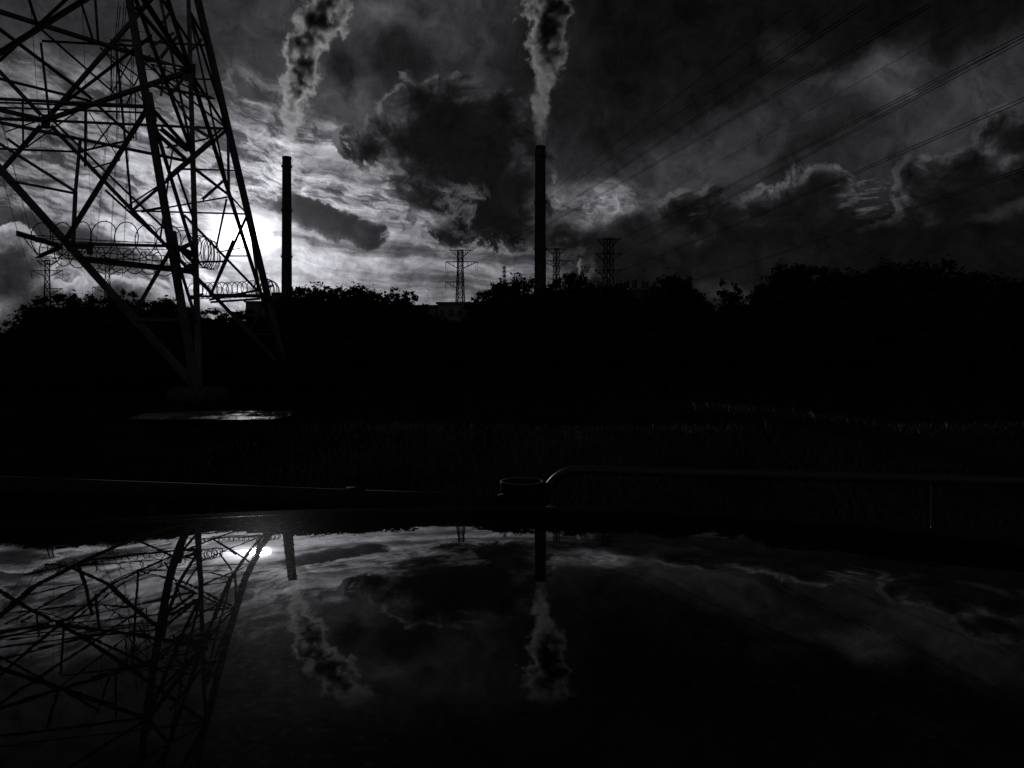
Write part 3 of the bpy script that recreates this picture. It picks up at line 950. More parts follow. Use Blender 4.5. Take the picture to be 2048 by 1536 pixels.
W = [
    # label, start px, D, end px, depth there, gap, sag
    ('thin wire, highest of those leaving the gap pylon, up through the dark cloud', (945, 501, 330), (1580, 20, 70), 0, .5),
    ('thin wire second from top, crossing the dark upper cloud', (942, 501, 329), (1669, 17, 72), 0, .5),
    ('twin wire from the gap pylon to the top edge, upper of two pairs', (953, 524, 329), (1730, 10, 62), .42, 1.2),
    ('twin wire from the gap pylon to the top edge, lower of two pairs', (955, 526, 330), (1860, 10, 66), .42, 1.2),
    ('wire from low on the gap pylon past the middle chimney, rising gently', (922, 566, 330), (1230, 481, 200), 0, 1.5),
    ('thin wire climbing between the twin pairs to the upper right corner', (1132, 498, 349), (1977, 15, 80), 0, .3),
    ('twin wire from the six armed pylon top to the right edge', (1240, 478, 290), (2070, 60, 60), .40, 1.0),
    ('twin wire from the upper arm, joining the one above at the right edge', (1245, 507, 289), (2070, 66, 62), .40, .6),
    ('twin wire from the lower arm across the cumulus to the right edge', (1245, 540, 290), (2080, 184, 64), .42, 1.6),
    ('lowest twin wire skimming the dark bank to the right edge', (1370, 566, 280), (2080, 327, 66), .40, 1.4),
    ('wire sinking right from the six armed pylon, upper of four', (1243, 507, 290), (1540, 553, 420), 0, 1.2),
    ('wire sinking right from the six armed pylon, second of four', (1228, 516, 291), (1530, 568, 420), 0, 1.0),
    ('wire sinking right from the six armed pylon, third of four', (1243, 540, 290), (1520, 582, 420), 0, 1.0),
    ('wire sinking right from the six armed pylon, lowest of four', (1226, 546, 291), (1440, 588, 420), 0, 1.0),
    ('leftmost twin wire swooping down to the far left pylon', (64, 556, 359), (-10, 300, 150), .5, 3.0),
    ('second twin wire swooping down to the far left pylon', (94, 574, 361), (0, 230, 120), .5, 4.0),
    ('thin wire falling steeply to the far left pylon head', (78, 522, 361), (30, 395, 200), 0, .8),
    ('twin wire hanging down behind the long brace, far left pylon', (126, 562, 360), (45, 380, 180), .5, 2.0),
    ('thin vertical wire left of the tower gusset', (98, 520, 372), (61, 5, 70), 0, .4),
    ('thin vertical wire right of the long upright brace', (186, 520, 373), (164, 5, 70), 0, .4),
    ('upright twin wire behind the tower centre, left of three', (186, 552, 369), (239, 8, 66), .42, .6),
    ('upright twin wire behind the tower centre, middle of three', (216, 576, 370), (250, 8, 60), .42, .6),
    ('upright twin wire behind the tower centre, right of three', (245, 553, 369), (268, 60, 62), .42, .6),
]
for lb, s, e, gp, sg in W:
    wire(lb, at(*s), at(*e), r=.027 if not gp else .034, sag=sg * .35, gap=gp)


# ------------------------------------------------------------------ buildings on the skyline
def building(name, label, px0, px1, D, ytop, depth, mw, roof_over=.5, doors=(), stacks=(), win=None, ybase=None):
    s = D / F
    x0, x1 = at(px0, HY, D).x, at(px1, HY, D).x
    zt = CZ + (HY - ytop) * s
    T = thing(name, label, 'building', ((x0 + x1) / 2, D, .88))
    b = MB(); b.box((x0, D, .6), (x1, D + depth, zt - .4))
    n = max(3, int((x1 - x0) / 2.2))
    for i in range(n + 1):
        x = x0 + (x1 - x0) * i / n
        b.box((x - .06, D - .12, .7), (x + .06, D - .003, zt - .5))
    b.build('wall', mw, T)
    b = MB(); b.box((x0 - roof_over, D - roof_over, zt - .4 + .003), (x1 + roof_over, D + depth + roof_over, zt))
    rf = b.build('roof', M['roof'], T)
    for (qx, yt, w) in stacks:
        k = MB(); c = at(qx, HY, D + depth * .4)
        zz = CZ + (HY - yt) * (D + depth * .4) / F
        r = w * s / 2
        k.lathe([(r, 0), (r, zz - zt - .5), (r * 1.35, zz - zt - .45), (r * 1.35, zz - zt), (r * .8, zz - zt)], (c.x, c.y, zt + .003), 14)
        k.build('flue', M['chband'], rf)
    for (qx, w, h) in doors:
        k = MB(); c = at(qx, HY, D)
        k.box((c.x - w / 2, D - .2, .9), (c.x + w / 2, D - .125, .9 + h)); k.build('door', M['roof'], T)
    if win:
        for i in range(win):
            x = x0 + (x1 - x0) * (i + .5) / win
            k = MB(); k.box((x - .5, D - .22, zt - 3.2), (x + .5, D - .125, zt - 1.8)); k.build('window', M['glass'], T)
    return T


building('warehouse', 'long flat roofed warehouse in the tree gap behind the gap pylon', 876, 985, 190, 604, 30, M['wall'], doors=((930, 4, 4.5),), win=6)
building('low_shed', 'low flat shed adjoining the left end of the warehouse', 800, 872, 192, 610, 22, M['wall'], doors=((850, 3, 3),))
building('boiler_house', 'dark blocky building topped with short flues among the treetops', 1262, 1297, 150, 576, 8, M['brick'],
         stacks=((1249 + 17, 561, 3.2), (1257 + 14, 559, 5), (1285, 560, 4), (1290, 564, 4), (1295, 563, 4)), win=3)
building('boiler_annex', 'narrow block with flues left of the dark blocky building', 1246, 1259, 152, 578, 8, M['brick'], stacks=((1250, 562, 4), (1256, 560, 5)))
building('plant_block', 'small square block at the foot of the left chimney', 543, 561, 420, 585, 12, M['wall'])
building('switch_house', 'low flat roof showing in the bright gap under the pylon guard', 492, 530, 230, 602, 12, M['brick'])


# ------------------------------------------------------------------ steam
def plume(label, D, knots, name='steam_plume', dens=.10, wob=1.0, faint=0.0, thick=(.1, .4, .5), swell=1.15):
    """knots: (row, left edge, right edge) of the plume in the photograph, bottom first; the plume is a body of revolution about its drifting axis"""
    s = D / F
    ks = [((HY - y) * s + CZ, ((l + r) / 2 - CX) * s, (r - l) / 2 * s * (1 + (swell - 1) * min(1, i / 3))) for i, (y, l, r) in enumerate(knots)]
    z0, z1 = ks[0][0], ks[-1][0]
    x_ref = ks[0][1]
    span = max(abs(k[1] - x_ref) for k in ks) + 1
    rmax = max(k[2] for k in ks)
    T = bpy.data.objects.new
    # domain: a loose tube round the plume
    b = MB()
    n = 14; vs = []; fs = []
    for i, (z, x, r) in enumerate(ks):
        rr = r * 1.45 + .6
        for k in range(n):
            a = 2 * math.pi * k / n
            vs.append((x - x_ref + rr * math.cos(a), rr * math.sin(a), z - z0))
    for i in range(len(ks) - 1):
        for k in range(n):
            fs.append((i * n + k, i * n + (k + 1) % n, (i + 1) * n + (k + 1) % n, (i + 1) * n + k))
    fs.append(tuple(range(n - 1, -1, -1))); fs.append(tuple((len(ks) - 1) * n + k for k in range(n)))
    b.add(vs, fs, True)
    m = bpy.data.materials.new(name); m.use_nodes = True
    nt = m.node_tree; N, L = nt.nodes, nt.links
    for nd in list(N):
        if nd.type == 'BSDF_PRINCIPLED': N.remove(nd)
    g = G(nt)
    tc = N.new('ShaderNodeTexCoord'); sp = N.new('ShaderNodeSeparateXYZ'); L.new(tc.outputs['Object'], sp.inputs[0])
    t = g.m('DIVIDE', sp.outputs[2], z1 - z0)
    def curve(vals):
        fc = N.new('ShaderNodeFloatCurve')
        c = fc.mapping.curves[0]
        ts = [(k[0] - z0) / (z1 - z0) for k in ks]
        while len(c.points) < len(ts): c.points.new(.5, .5)
        for pnt, tt, v in zip(c.points, ts, vals): pnt.location = (tt, v); pnt.handle_type = 'AUTO'
        fc.mapping.update()
        L.new(t, fc.inputs['Value'])
        return fc.outputs[0]
    cx = g.m('MULTIPLY', g.m('SUBTRACT', curve([.5 + .5 * (k[1] - x_ref) / span for k in ks]), .5), 2 * span)
    rad = g.m('MULTIPLY', curve([k[2] / rmax for k in ks]), rmax)
    dx = g.m('DIVIDE', g.m('SUBTRACT', sp.outputs[0], cx), rad)
    dy = g.m('DIVIDE', sp.outputs[1], rad)
    cmb = N.new('ShaderNodeCombineXYZ'); L.new(dx, cmb.inputs[0]); L.new(dy, cmb.inputs[1])
    d = g.vm('LENGTH', cmb.outputs[0])
    n1 = g.noise(tc.outputs['Object'],   .10 / wob * 500 / D, 8, .60, loc=(D, 0, 0), dist=.25)
    body = g.m('SUBTRACT', g.m('ADD', g.rng(t, 0, .16, 1.12, .74), g.m('MULTIPLY', g.m('SUBTRACT', n1, .5), 2.9)), d)
    den = g.rng(body, -.05, .55)
    low = g.m('MULTIPLY', g.rng(t, 0.0, .22, faint, 1.0), g.rng(t, .60, .84, 1.0, 0.0))
    n2 = g.noise(tc.outputs['Object'], .21 / wob * 500 / D, 6, .62, loc=(0, D, 0), dist=.3)
    den = g.m('MULTIPLY', den, g.rng(n2, .36, .62, .15, 1.7))
    den = g.m('MULTIPLY', den, g.rng(t, thick[0], thick[1], thick[2], 1.0))
    den = g.m('MULTIPLY', g.m('MULTIPLY', den, low), dens * 500 / D)
    pv = N.new('ShaderNodeVolumePrincipled')
    pv.inputs['Color'].default_value = (.97, .97, .97, 1); pv.inputs['Anisotropy'].default_value = .70
    L.new(den, pv.inputs['Density'])
    L.new(pv.outputs[0], N['Material Output'].inputs['Volume'])
    m.cycles.volume_step_rate = .28 if hasattr(m.cycles, 'volume_step_rate') else 1
    o = b.build(name, m)
    o.location = (x_ref, D, z0)
    return tag(o, label, 'steam plume', 'steam from the chimneys')


plume('pale steam plume bending up in an S from the chimney beside the sun', 541,
      [(316, 566, 582), (290, 565, 588), (262, 563, 600), (235, 561, 607), (205, 558, 615), (175, 556, 626), (150, 565, 640), (120, 565, 645), (90, 566, 660),
       (60, 580, 688), (30, 598, 695), (0, 606, 705), (-60, 640, 760), (-140, 680, 830)], dens=.36, faint=.7, thick=(.10, .34, .40), swell=1.12)
plume('darker broad steam plume rising straight from the middle chimney', 501,
      [(294, 1070, 1090), (270, 1064, 1094), (250, 1062, 1097), (220, 1055, 1106), (190, 1051, 1114), (150, 1052, 1124), (100, 1044, 1140), (50, 1045, 1146), (0, 1040, 1150), (-60, 1030, 1160), (-140, 1020, 1180)], dens=.50, faint=.06, thick=(.22, .62, .20), swell=1.0)
plume('tiny far wisp of steam between the middle chimney and the broad pylon', 640,
      [(575, 1158, 1169), (555, 1157, 1167), (535, 1154, 1163), (515, 1156, 1166), (500, 1160, 1170)], dens=.5, wob=.3, faint=1.0)


# ------------------------------------------------------------------ trees
def crown_mesh(seed, n_cl, leaves, spread=.42, zc=.56, zr=.42, leaf=.024, tall=False):
    r = np.random.default_rng(seed)
    C = []
    while len(C) < n_cl:
        p = r.uniform(-1, 1, 3)
        q = np.linalg.norm(p)
        if q > 1 or q < .35 * r.random(): continue
        wob = 1 + .35 * mnoise.noise((p[0] * 1.7 + seed, p[1] * 1.7, p[2] * 1.7))
        p = p * wob
        if not tall: p[2] = p[2] if p[2] > -.6 else -.6
        C.append((p[0] * spread, p[1] * spread, zc + p[2] * zr, r.uniform(.03, .075)))
    # sprigs that break the outline
    for _ in range(n_cl // 3):
        a = r.uniform(0, 2 * np.pi); e = r.uniform(.1, 1.5)
        k = r.uniform(.94, 1.05)
        C.append((math.cos(a) * math.cos(e) * spread * k, math.sin(a) * math.cos(e) * spread * k, zc + math.sin(e) * zr * k, r.uniform(.012, .03)))
    C = np.array(C)
    wts = C[:, 3] ** 1.6; idx = r.choice(len(C), leaves, p=wts / wts.sum())
    P = C[idx, :3] + r.normal(0, 1, (leaves, 3)) * C[idx, 3:4] * .8
    u = r.normal(0, 1, (leaves, 3)); u /= np.linalg.norm(u, axis=1, keepdims=True)
    v = np.cross(u, r.normal(0, 1, (leaves, 3))); v /= np.linalg.norm(v, axis=1, keepdims=True)
    L = leaf * r.uniform(.6, 1.4, (leaves, 1))
    return np.stack([P - u * L, P - v * L * .5, P + u * L, P + v * L * .5], 1)


def tree_proto(seed, **kw):
    root = thing('tree', 'x', 'tree', (0, 0, -500))
    c = np_mesh('crown', crown_mesh(seed, **kw), 4, M['leaf'], root)
    b = MB()
    r = random.Random(seed)
    b.tube([(0, 0, -.02), (.01, 0, .15), (-.01, .01, .35), (.01, 0, .6)], [.03, .024, .018, .008], 8)
    for i in range(7):
        a = r.uniform(0, 6.28); z = r.uniform(.14, .45); l = r.uniform(.2, .36)
        p = Vector((0, 0, z)); q = p + Vector((math.cos(a) * l * .8, math.sin(a) * l * .8, l * r.uniform(.5, 1.0)))
        b.tube([p, p.lerp(q, .5) + Vector((0, 0, -.02)), q], [.013, .009, .003], 6)
    b.build('trunk', M['bark'], root, local=False)
    return root


protos = [tree_proto(11, n_cl=95, leaves=10500), tree_proto(23, n_cl=85, leaves=9500, spread=.5, zc=.55, zr=.40), tree_proto(37, n_cl=110, leaves=11000, spread=.46),
          tree_proto(41, n_cl=60, leaves=7000, spread=.36, zr=.46, zc=.53), tree_proto(59, n_cl=95, leaves=10000, spread=.55, zc=.52, zr=.42),
          tree_proto(67, n_cl=30, leaves=2600, spread=.30, zr=.46, zc=.54),
          tree_proto(71, n_cl=95, leaves=11000, spread=.55, zc=.42, zr=.56, leaf=.03), tree_proto(83, n_cl=80, leaves=10000, spread=.6, zc=.40, zr=.58, leaf=.03)]
USED = set()


def plant(k, px, ytop, D, widen=1.0, label='', group='trees along the dark skyline', name='tree'):
    c = at(px, HY, D); gz = .86
    h = (CZ + (HY - ytop) * D / F - gz) / 1.02
    sc = (h * widen, h * widen, h)
    loc = (c.x, D, gz)
    if k in USED:
        o = dup(protos[k], loc, sc, random.uniform(0, 6.28), label)
    else:
        o = protos[k]; USED.add(k); o.location = loc; o.scale = sc; o.rotation_euler = (0, 0, random.uniform(0, 6.28))
    o['label'] = label; o['group'] = group
    return o


random.seed(21)
sky_trees = [
    # variant, column, top row, distance, widening, label
    (2, 128, 588, 46, 1.25, 'rounded tree under the far left pylon, first rise of the treeline'),
    (4, 40, 636, 44, 1.3, 'low dark scrub at the far left foot of the treeline'),
    (1, 200, 592, 48, 1.1, 'dark tree at the foot of the pylon seen through the tower legs'),
    (5, 242, 580, 45, .9, 'thin sprig topped tree just right of the pylon seen through the tower'),
    (5, 268, 583, 46, 1.0, 'wispy tree with two tufts left of the thick tower leg'),
    (0, 330, 600, 50, 1.2, 'low even tree behind the thick tower leg'),
    (4, 410, 614, 52, 1.3, 'lowest dark tree in the bright gap below the sun'),
    (4, 490, 616, 52, 1.3, 'flat topped dark tree under the barbed wire guard below the sun'),
    (2, 603, 574, 55, .9, 'leafy tree crowding the foot of the left chimney'),
    (1, 655, 577, 55, 1.1, 'second rounded tree right of the left chimney'),
    (0, 705, 575, 56, 1.1, 'bushy tree topping the dark hedge right of the left chimney'),
    (4, 752, 582, 57, 1.0, 'sloping dark tree before the tall sprigged one, left of the gap'),
    (3, 793, 572, 54, 1.0, 'tree with upright sprig at the left rim of the skyline gap'),
    (1, 835, 612, 52, 1.1, 'low bush at the foot of the skyline gap, left of warehouse'),
    (5, 963, 588, 50, 1.0, 'ragged open tree at the right rim of the skyline gap'),
    (0, 1003, 568, 52, 1.0, 'dark tree below the tiny mast'),
    (1, 1046, 560, 54, .85, 'round crown just left of the middle chimney foot'),
    (3, 1108, 563, 56, 1.0, 'dark crown hugging the right side of the middle chimney foot'),
    (2, 1143, 546, 55, .8, 'high round crown hiding the half hidden pylon'),
    (4, 1195, 562, 57, .9, 'broad tree in front of the broad six armed pylon'),
    (0, 1232, 570, 58, .8, 'dark tree between broad pylon and flue topped building'),
    (2, 1338, 553, 56, .85, 'wide rounded tree right of the flue topped building'),
    (1, 1366, 558, 54, .55, 'shoulder crown joined to the wide rounded tree'),
    (5, 1440, 560, 46, 1.1, 'slender open tree standing in the notch on the right'),
    (5, 1468, 573, 46, .9, 'smaller open tree in the right hand notch'),
    (0, 1522, 572, 50, .5, 'tree closing the notch, where the high wood begins'),
    (1, 1584, 536, 50, .8, 'first tall crown of the high wood on the right'),
    (2, 1620, 532, 50, 1.2, 'highest bulging crown of the wood below the cumulus'),
    (4, 1690, 541, 52, 1.0, 'crown in the dip of the high wood'),
    (0, 1760, 531, 50, 1.15, 'broad crown in the middle of the high wood'),
    (3, 1815, 537, 53, 1.1, 'pointed crown within the high wood'),
    (1, 1872, 529, 50, 1.2, 'dome shaped crown near the right end of the high wood'),
    (2, 1950, 545, 49, 1.1, 'sloping crown descending toward the right edge'),
    (4, 2015, 554, 48, 1.1, 'last dark crown at the right edge of the wood'),
]
for k, px, y, D, wd, lb in sky_trees:
    plant(k, px, y, D, wd, lb)
# the filling of the black mass under the treeline
mass = 'dark tree lost in the black mass below the skyline'
line = [(-60, 640), (40, 640), (130, 592), (330, 603), (450, 618), (560, 596), (700, 580), (800, 585), (850, 617), (950, 612), (1000, 575), (1150, 556), (1270, 580), (1330, 570), (1385, 612), (1430, 622),
        (1500, 618), (1580, 560), (1880, 538), (2010, 560), (2110, 575)]
lx, ly = zip(*line)
for row, (dy, D0, step) in enumerate(((16, 44, 70), (42, 36, 84))):
    x = -70 + row * 30
    while x < 2120:
        plant(random.choice([0, 2, 6, 7] if row == 0 else [6, 7]), x, float(np.interp(x, lx, ly)) + dy + random.uniform(0, 14), D0 + random.uniform(-3, 3), random.uniform(1.2, 1.55), mass, 'trees in the black mass')
        x += step * random.uniform(.8, 1.2)
bush = 'dark bush in the black thicket at the edge of the grass'
x = -40
while x < 2110:
    if not 380 < x < 560:
        plant(random.choice([6, 7]), x, random.uniform(668, 690), random.uniform(27, 31), random.uniform(1.5, 2.0), bush, 'bushes in the black thicket')
    x += 105 * random.uniform(.8, 1.2)


# ------------------------------------------------------------------ the car whose roof mirrors the sky
def roof_profile():
    """far half solved so that the lacquer mirrors the skyline as a crowned roof does"""
    ds = [.66, .4786, .3358, .30, .2768, .2393, .2185]
    al = [-.055, -.030, .000, .0125, .0170, .0510, .0750]
    d0, y = .60, .23
    pts = []
    d = d0
    step = .0004
    while d > .2185:
        a = float(np.interp(-d, [-v for v in ds], al))
        pts.append((y, -y * math.tan(d), a))
        dy = y * (1 / math.cos(d) ** 2) * (-step) / (math.tan(a) - math.tan(d))
        y += abs(dy); d -= step
    y1, z1, a1 = y, -y * math.tan(d), .075
    def arc(R):
        out = []
        for i in range(1, 60):
            a = a1 + (1.25 - a1) * (i / 59) ** 1.6
            yy = y1 + R * (math.sin(a) - math.sin(a1)); zz = z1 + R * (math.cos(a) - math.cos(a1))
            out.append((yy, zz, a))
        return out
    lo, hi = .02, 6.0
    for _ in range(40):
        R = (lo + hi) / 2
        dm = min(math.atan2(-z, y) for y, z, _ in arc(R))
        if dm < .1926: hi = R
        else: lo = R
    # a long arc first, the drip rail's tight arc once the tangent is passed
    far = []
    for yy, zz, a in arc(R):
        if a > .27: break
        far.append((yy, zz, a))
    y2, z2, a2 = far[-1]
    for i in range(1, 24):
        a = a2 + (1.3 - a2) * i / 23
        far.append((y2 + .07 * (math.sin(a) - math.sin(a2)), z2 + .07 * (math.cos(a) - math.cos(a2)), a))
    near = []
    yy, zz, a = pts[0]
    for i in range(1, 24):
        b = a - (1.25 + a) * i / 23
        near.append((yy + .10 * (math.sin(b) - math.sin(a)), zz + .10 * (math.cos(b) - math.cos(a)), b))
    return list(reversed(near)) + pts[::6] + far


PROF = roof_profile()
PROF = [(y, z) for y, z, a in PROF]


def roof_drop(x):
    d = x - .02
    k = .055 if d < 0 else .105
    v = k * d * d
    e = abs(d) - .75
    if e > 0: v += (.10 if d < 0 else .10) * e * e * 1.5
    return v


def build_car():
    yc = (PROF[0][0] + PROF[-1][0]) / 2
    T = thing('parked_car', 'glossy black car in the foreground whose roof mirrors tower, sun and chimneys', 'car', (0, yc, 0))
    # roof panel
    xs = np.concatenate([np.linspace(-.95, -.7, 8), np.linspace(-.66, .74, 60), np.linspace(.78, 1.05, 8)])
    vs = [(x, y, CZ + z - roof_drop(x)) for x in xs for y, z in PROF]
    n = len(PROF)
    fs = [(i * n + j, (i + 1) * n + j, (i + 1) * n + j + 1, i * n + j + 1) for i in range(len(xs) - 1) for j in range(n - 1)]
    b = MB(); b.add(vs, fs, True)
    # underside so that the panel has thickness
    vs2 = [(x, y + (yc - y) * .02, CZ + z - roof_drop(x) - .03) for x in xs for y, z in PROF]
    b.add(vs2, [tuple(reversed(f)) for f in fs], True)
    b.build('roof_panel', M['paint'], T)
    # body: cross sections along the length
    y0, y1 = yc - .90, yc + .90
    def ring(x, zlo, zhi, half, tuck):
        pts = []
        for sy in (-1, 1):
            seq = [(half - .10, zlo), (half - .02, zlo + .12), (half, zlo + .3), (half - .01, zhi - .18), (half - .06, zhi - .04), (half - .16 - tuck, zhi)]
            seq = seq if sy < 0 else list(reversed(seq))
            pts += [(x, yc + sy * a, z) for a, z in seq]
        return pts
    st = [(-2.25, .42, .66, .66, .1), (-2.18, .28, .80, .80, .1), (-1.9, .22, .90, .88, .05), (-1.3, .22, .97, .90, 0), (-.6, .22, .99, .90, 0), (.5, .22, .99, .90, 0), (1.2, .22, .98, .90, 0), (1.8, .22, .95, .88, .03), (2.05, .28, .88, .82, .08), (2.12, .42, .7, .7, .1)]
    R = [ring(*s) for s in st]
    b = MB(); n = len(R[0])
    vs = [p for r in R for p in r]
    fs = [(i * n + j, i * n + (j + 1) % n, (i + 1) * n + (j + 1) % n, (i + 1) * n + j) for i in range(len(R) - 1) for j in range(n)]
    fs += [tuple(range(n)), tuple((len(R) - 1) * n + k for k in reversed(range(n)))]
    b.add(vs, fs, True)
    b.build('body', M['paint'], T)
    # greenhouse: pillars and glass
    zr = lambda x, y: CZ + float(np.interp(y, [p[0] for p in PROF], [p[1] for p in PROF])) - roof_drop(x)
    yn, yf = PROF[2][0], PROF[-3][0]
    zn, zf = CZ + PROF[0][1] - .012, CZ + PROF[-1][1] - .012
    lowy = {yn: yc - .80, yf: yc + .80}
    ends = ((-.95, -1.45), (1.05, 1.6))
    for ye in (yn, yf):
        for xt, xb in ((-.9, -1.4), (.05, .02), (1.0, 1.55)):
            z = CZ + (PROF[0][1] if ye == yn else PROF[-1][1]) - roof_drop(xt)
            k = MB(); k.bar((xt, ye, z), (xb, lowy[ye], .96), .07, .05); k.build('pillar', M['paint'], T)
        for (t0, b0), (t1, b1) in (((-.86, -1.36), (.0, -.03)), ((.10, .07), (.95, 1.5))):
            zt0 = CZ + (PROF[0][1] if ye == yn else PROF[-1][1]) - roof_drop(t0) + .004; zt1 = zt0 + roof_drop(t0) - roof_drop(t1)
            s = -1 if ye == yn else 1
            k = MB()
            q = [(t0, ye - s * .012, zt0), (t1, ye - s * .012, zt1), (b1, lowy[ye] - s * .012, .965), (b0, lowy[ye] - s * .012, .965)]
            k.add(q + [(a, c - s * .006, d) for a, c, d in q], [(0, 1, 2, 3), (7, 6, 5, 4), (0, 4, 5, 1), (1, 5, 6, 2), (2, 6, 7, 3), (3, 7, 4, 0)])
            k.build('side_window', M['glass'], T)
    for nm, xt, xb in (('rear_window', -.95, -1.45), ('windscreen', 1.05, 1.62)):
        s = -1 if xt < 0 else 1
        k = MB(); nn = 10; vs = []
        for i in range(nn + 1):
            y = yn + (yf - yn) * i / nn
            vs.append((xt - s * .02, y, zr(xt, y) - .015))
        for i in range(nn + 1):
            y = yc - .78 + 1.56 * i / nn
            vs.append((xb + s * .10 * (1 - (2 * i / nn - 1) ** 2), y, .97))
        k.add(vs + [(a - s * .008, c, d - .004) for a, c, d in vs],
              [(i, i + 1, nn + 2 + i, nn + 1 + i) for i in range(nn)] + [(2 * nn + 2 + i, 3 * nn + 3 + i, 3 * nn + 4 + i, 2 * nn + 3 + i) for i in range(nn)], True)
        k.build(nm, M['glass'], T)
    for x in (-1.35, 1.35):
        for sy in (-1, 1):
            y = yc + sy * .84
            w = MB()
            prof = [(.19, -.10), (.29, -.105), (.315, -.07), (.32, 0), (.315, .07), (.29, .105), (.19, .10)]
            for i in range(len(prof)):
                pass
            vs, fs, nn = [], [], 28
            for r, o in prof:
                for k in range(nn):
                    a = 2 * math.pi * k / nn
                    vs.append((x + r * math.cos(a), y + o, .32 + r * math.sin(a)))
            for i in range(len(prof) - 1):
                for k in range(nn): fs.append((i * nn + k, i * nn + (k + 1) % nn, (i + 1) * nn + (k + 1) % nn, (i + 1) * nn + k))
            w.add(vs, fs, True)
            wh = w.build('wheel', M['tyre'], T)
            rm = MB()
            for k in range(10):
                a = 2 * math.pi * k / 10
                rm.bar((x, y + sy * .085, .32), (x + .19 * math.cos(a), y + sy * .085, .32 + .19 * math.sin(a)), .03, .02)
            rm.tube([(x + .19 * math.cos(a), y + sy * .08, .32 + .19 * math.sin(a)) for a in np.linspace(0, 2 * math.pi, 29)], .016, 6)
            rm.build('rim', M['rim'], wh)
    for sy in (-1, 1):
        k = MB(); k.lathe([(.02, -.04), (.08, -.02), (.09, .02), (.03, .05)], (2.07, yc + sy * .6, .70), 14); k.build('headlight', M['lamp'], T)
        k = MB(); k.box((-2.225, yc + sy * .58 - .12, .66), (-2.15, yc + sy * .58 + .12, .76)); k.build('tail_lamp', M['lamp'], T)
        k = MB(); k.lathe([(.02, -.07), (.07, -.04), (.075, .03), (.03, .07)], (.95, yc + sy * 1.0, 1.02), 12); k.build('wing_mirror', M['paint'], T)
        for x in (-.55, .55):
            k = MB(); k.tube([(x - .1, yc + sy * .895, .84), (x - .07, yc + sy * .93, .845), (x + .07, yc + sy * .93, .845), (x + .1, yc + sy * .895, .84)], .014, 6); k.build('door_handle', M['paint'], T)
    return T


CAR = build_car()


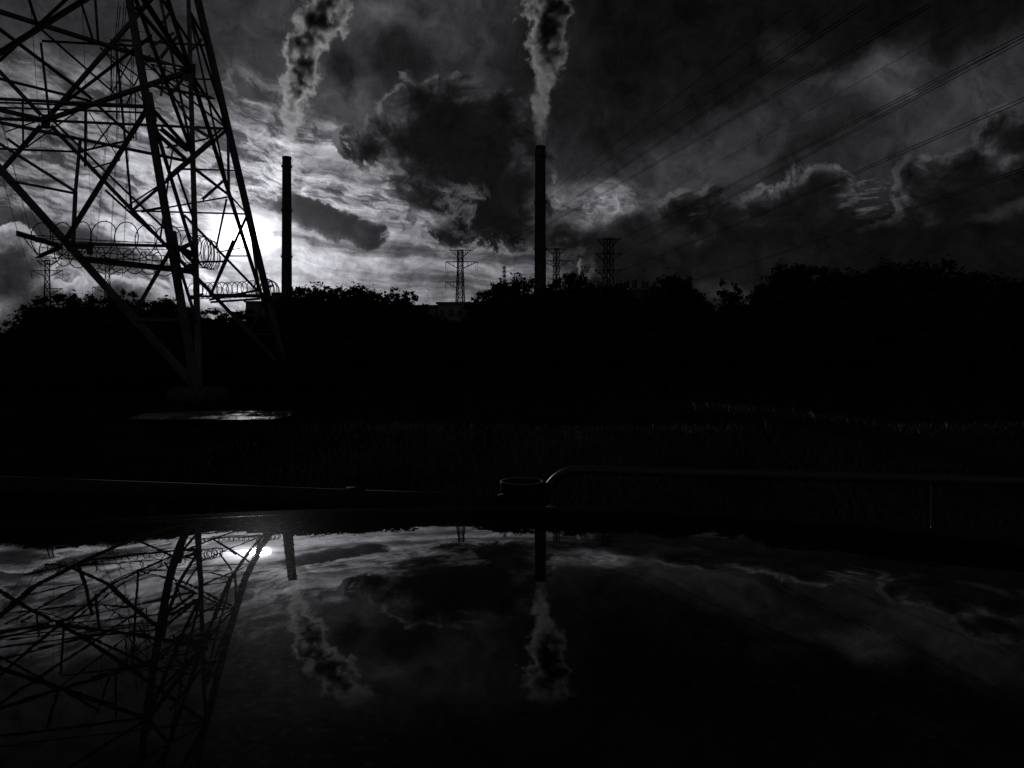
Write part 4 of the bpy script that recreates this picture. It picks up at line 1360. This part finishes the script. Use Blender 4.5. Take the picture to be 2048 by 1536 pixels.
# ------------------------------------------------------------------ tubular barrier, post and gate
def build_barrier():
    # left: a thick horizontal bar resting on the round post
    def on_z(px, py, z):
        Y = (CZ - z) * F / (py - HY)
        return Vector(((px - CX) / F * Y, Y, z))
    top = .97; r = .062
    p0, p1 = on_z(-900, 918, top), on_z(1000, 990, top)
    p0.z -= r; p1.z -= r
    T = thing('barrier_bar', 'thick horizontal barrier tube ending at the stubby round post, behind the car', 'barrier', (p1.x, p1.y, 0))
    b = MB(); b.tube([p0.lerp(p1, t) for t in np.linspace(0, 1, 12)], r, 24); b.build('tube', M['rail'], T)
    c = on_z(722, 988, top - r)
    b = MB()
    d = (p1 - p0).normalized(); a = d.cross(Vector((0, 0, 1))).normalized()
    kk = (c.x - p0.x) / (p1.x - p0.x)
    b.tube([p0.lerp(p1, kk) + d * -.045, p0.lerp(p1, kk) + d * .045], r * 1.22, 24)
    b.build('collar', M['rail'], T)
    b = MB()
    q = p0.lerp(p1, kk) - a * 0 + Vector((0, -r * 1.2, 0))
    b.tube([q + Vector((math.cos(t) * .05, -.004, math.sin(t) * .022)) for t in np.linspace(0, 2 * math.pi, 25)], .007, 6)
    b.build('welded_eye', M['rail'], T)
    for t in (.05, .38, .70):
        q = p0.lerp(p1, t); gz = ground_z(q.x, q.y)
        b = MB(); b.tube([(q.x, q.y, gz - .1), (q.x, q.y, q.z - r * .9)], .045, 14); b.build('upright', M['rail'], T)
    b = MB()
    b.bar(p1 + Vector((-.01, -.045, .062)), p1 + Vector((.02, -.045, .07)), .016); b.build('bolt', M['bright'], T)
    # round post
    pc = on_z(1044.5, 962, 1.03)
    T2 = thing('round_post', 'stubby round post with hollow top between the barrier tube and hoop rail', 'post', (pc.x, pc.y, 0))
    rr = 43.5 / F * pc.y
    gz = ground_z(pc.x, pc.y) - .15
    b = MB(); b.lathe([(rr, gz), (rr, 1.0), (rr * 1.02, 1.012), (rr * 1.02, 1.03), (rr * .9, 1.03), (rr * .88, .93), (.01, .925)], (pc.x, pc.y, 0), 32); b.build('post_tube', M['post'], T2)
    # hoop rail
    hz = 1.12; hr = .024
    s0 = on_z(1088, 930, hz); s1 = on_z(2200, 958, hz)
    hd = (s1 - s0).normalized()
    R = .19
    pts = [Vector((s0.x, s0.y, ground_z(s0.x, s0.y) - .1)), Vector((s0.x, s0.y, .5)), Vector((s0.x, s0.y, hz - R - hr))]
    for t in np.linspace(0, math.pi / 2, 14)[1:]:
        pts.append(Vector((s0.x, s0.y, hz - R - hr)) + hd * (R - R * math.cos(t)) + Vector((0, 0, R * math.sin(t))))
    e = s1.copy(); e.z = hz - hr
    st = pts[-1]
    pts += [st.lerp(e, t) for t in (.2, .4, .6, .8, 1.0)]
    T3 = thing('hoop_rail', 'bent tubular rail curving up beside the round post and running right', 'railing', (s0.x, s0.y, 0))
    b = MB(); b.tube(pts, hr, 20); b.build('tube', M['hoop'], T3)
    b = MB(); b.lathe([(hr * 1.9, -.012), (hr * 1.9, .012)], (s0.x, s0.y, hz - R - hr - .02), 18); b.build('collar', M['rail'], T3)
    b = MB(); b.bar(Vector((s0.x - .02, s0.y - .03, hz - R - .045)), Vector((s0.x + .0, s0.y - .03, hz - R - .03)), .012); b.build('bolt', M['bright'], T3)
    v = on_z(1862, 948, hz); t = (v.x - st.x) / (e.x - st.x); v = st.lerp(e, t)
    b = MB(); b.tube([(v.x, v.y, ground_z(v.x, v.y) - .1), (v.x, v.y, hz - hr * 1.8)], .014, 14); b.build('upright', M['rail'], T3)
    b = MB(); b.tube([(v.x, v.y, .845), (v.x, v.y, .86)], .0155, 14); b.build('clip', M['plastic'], T3)


build_barrier()
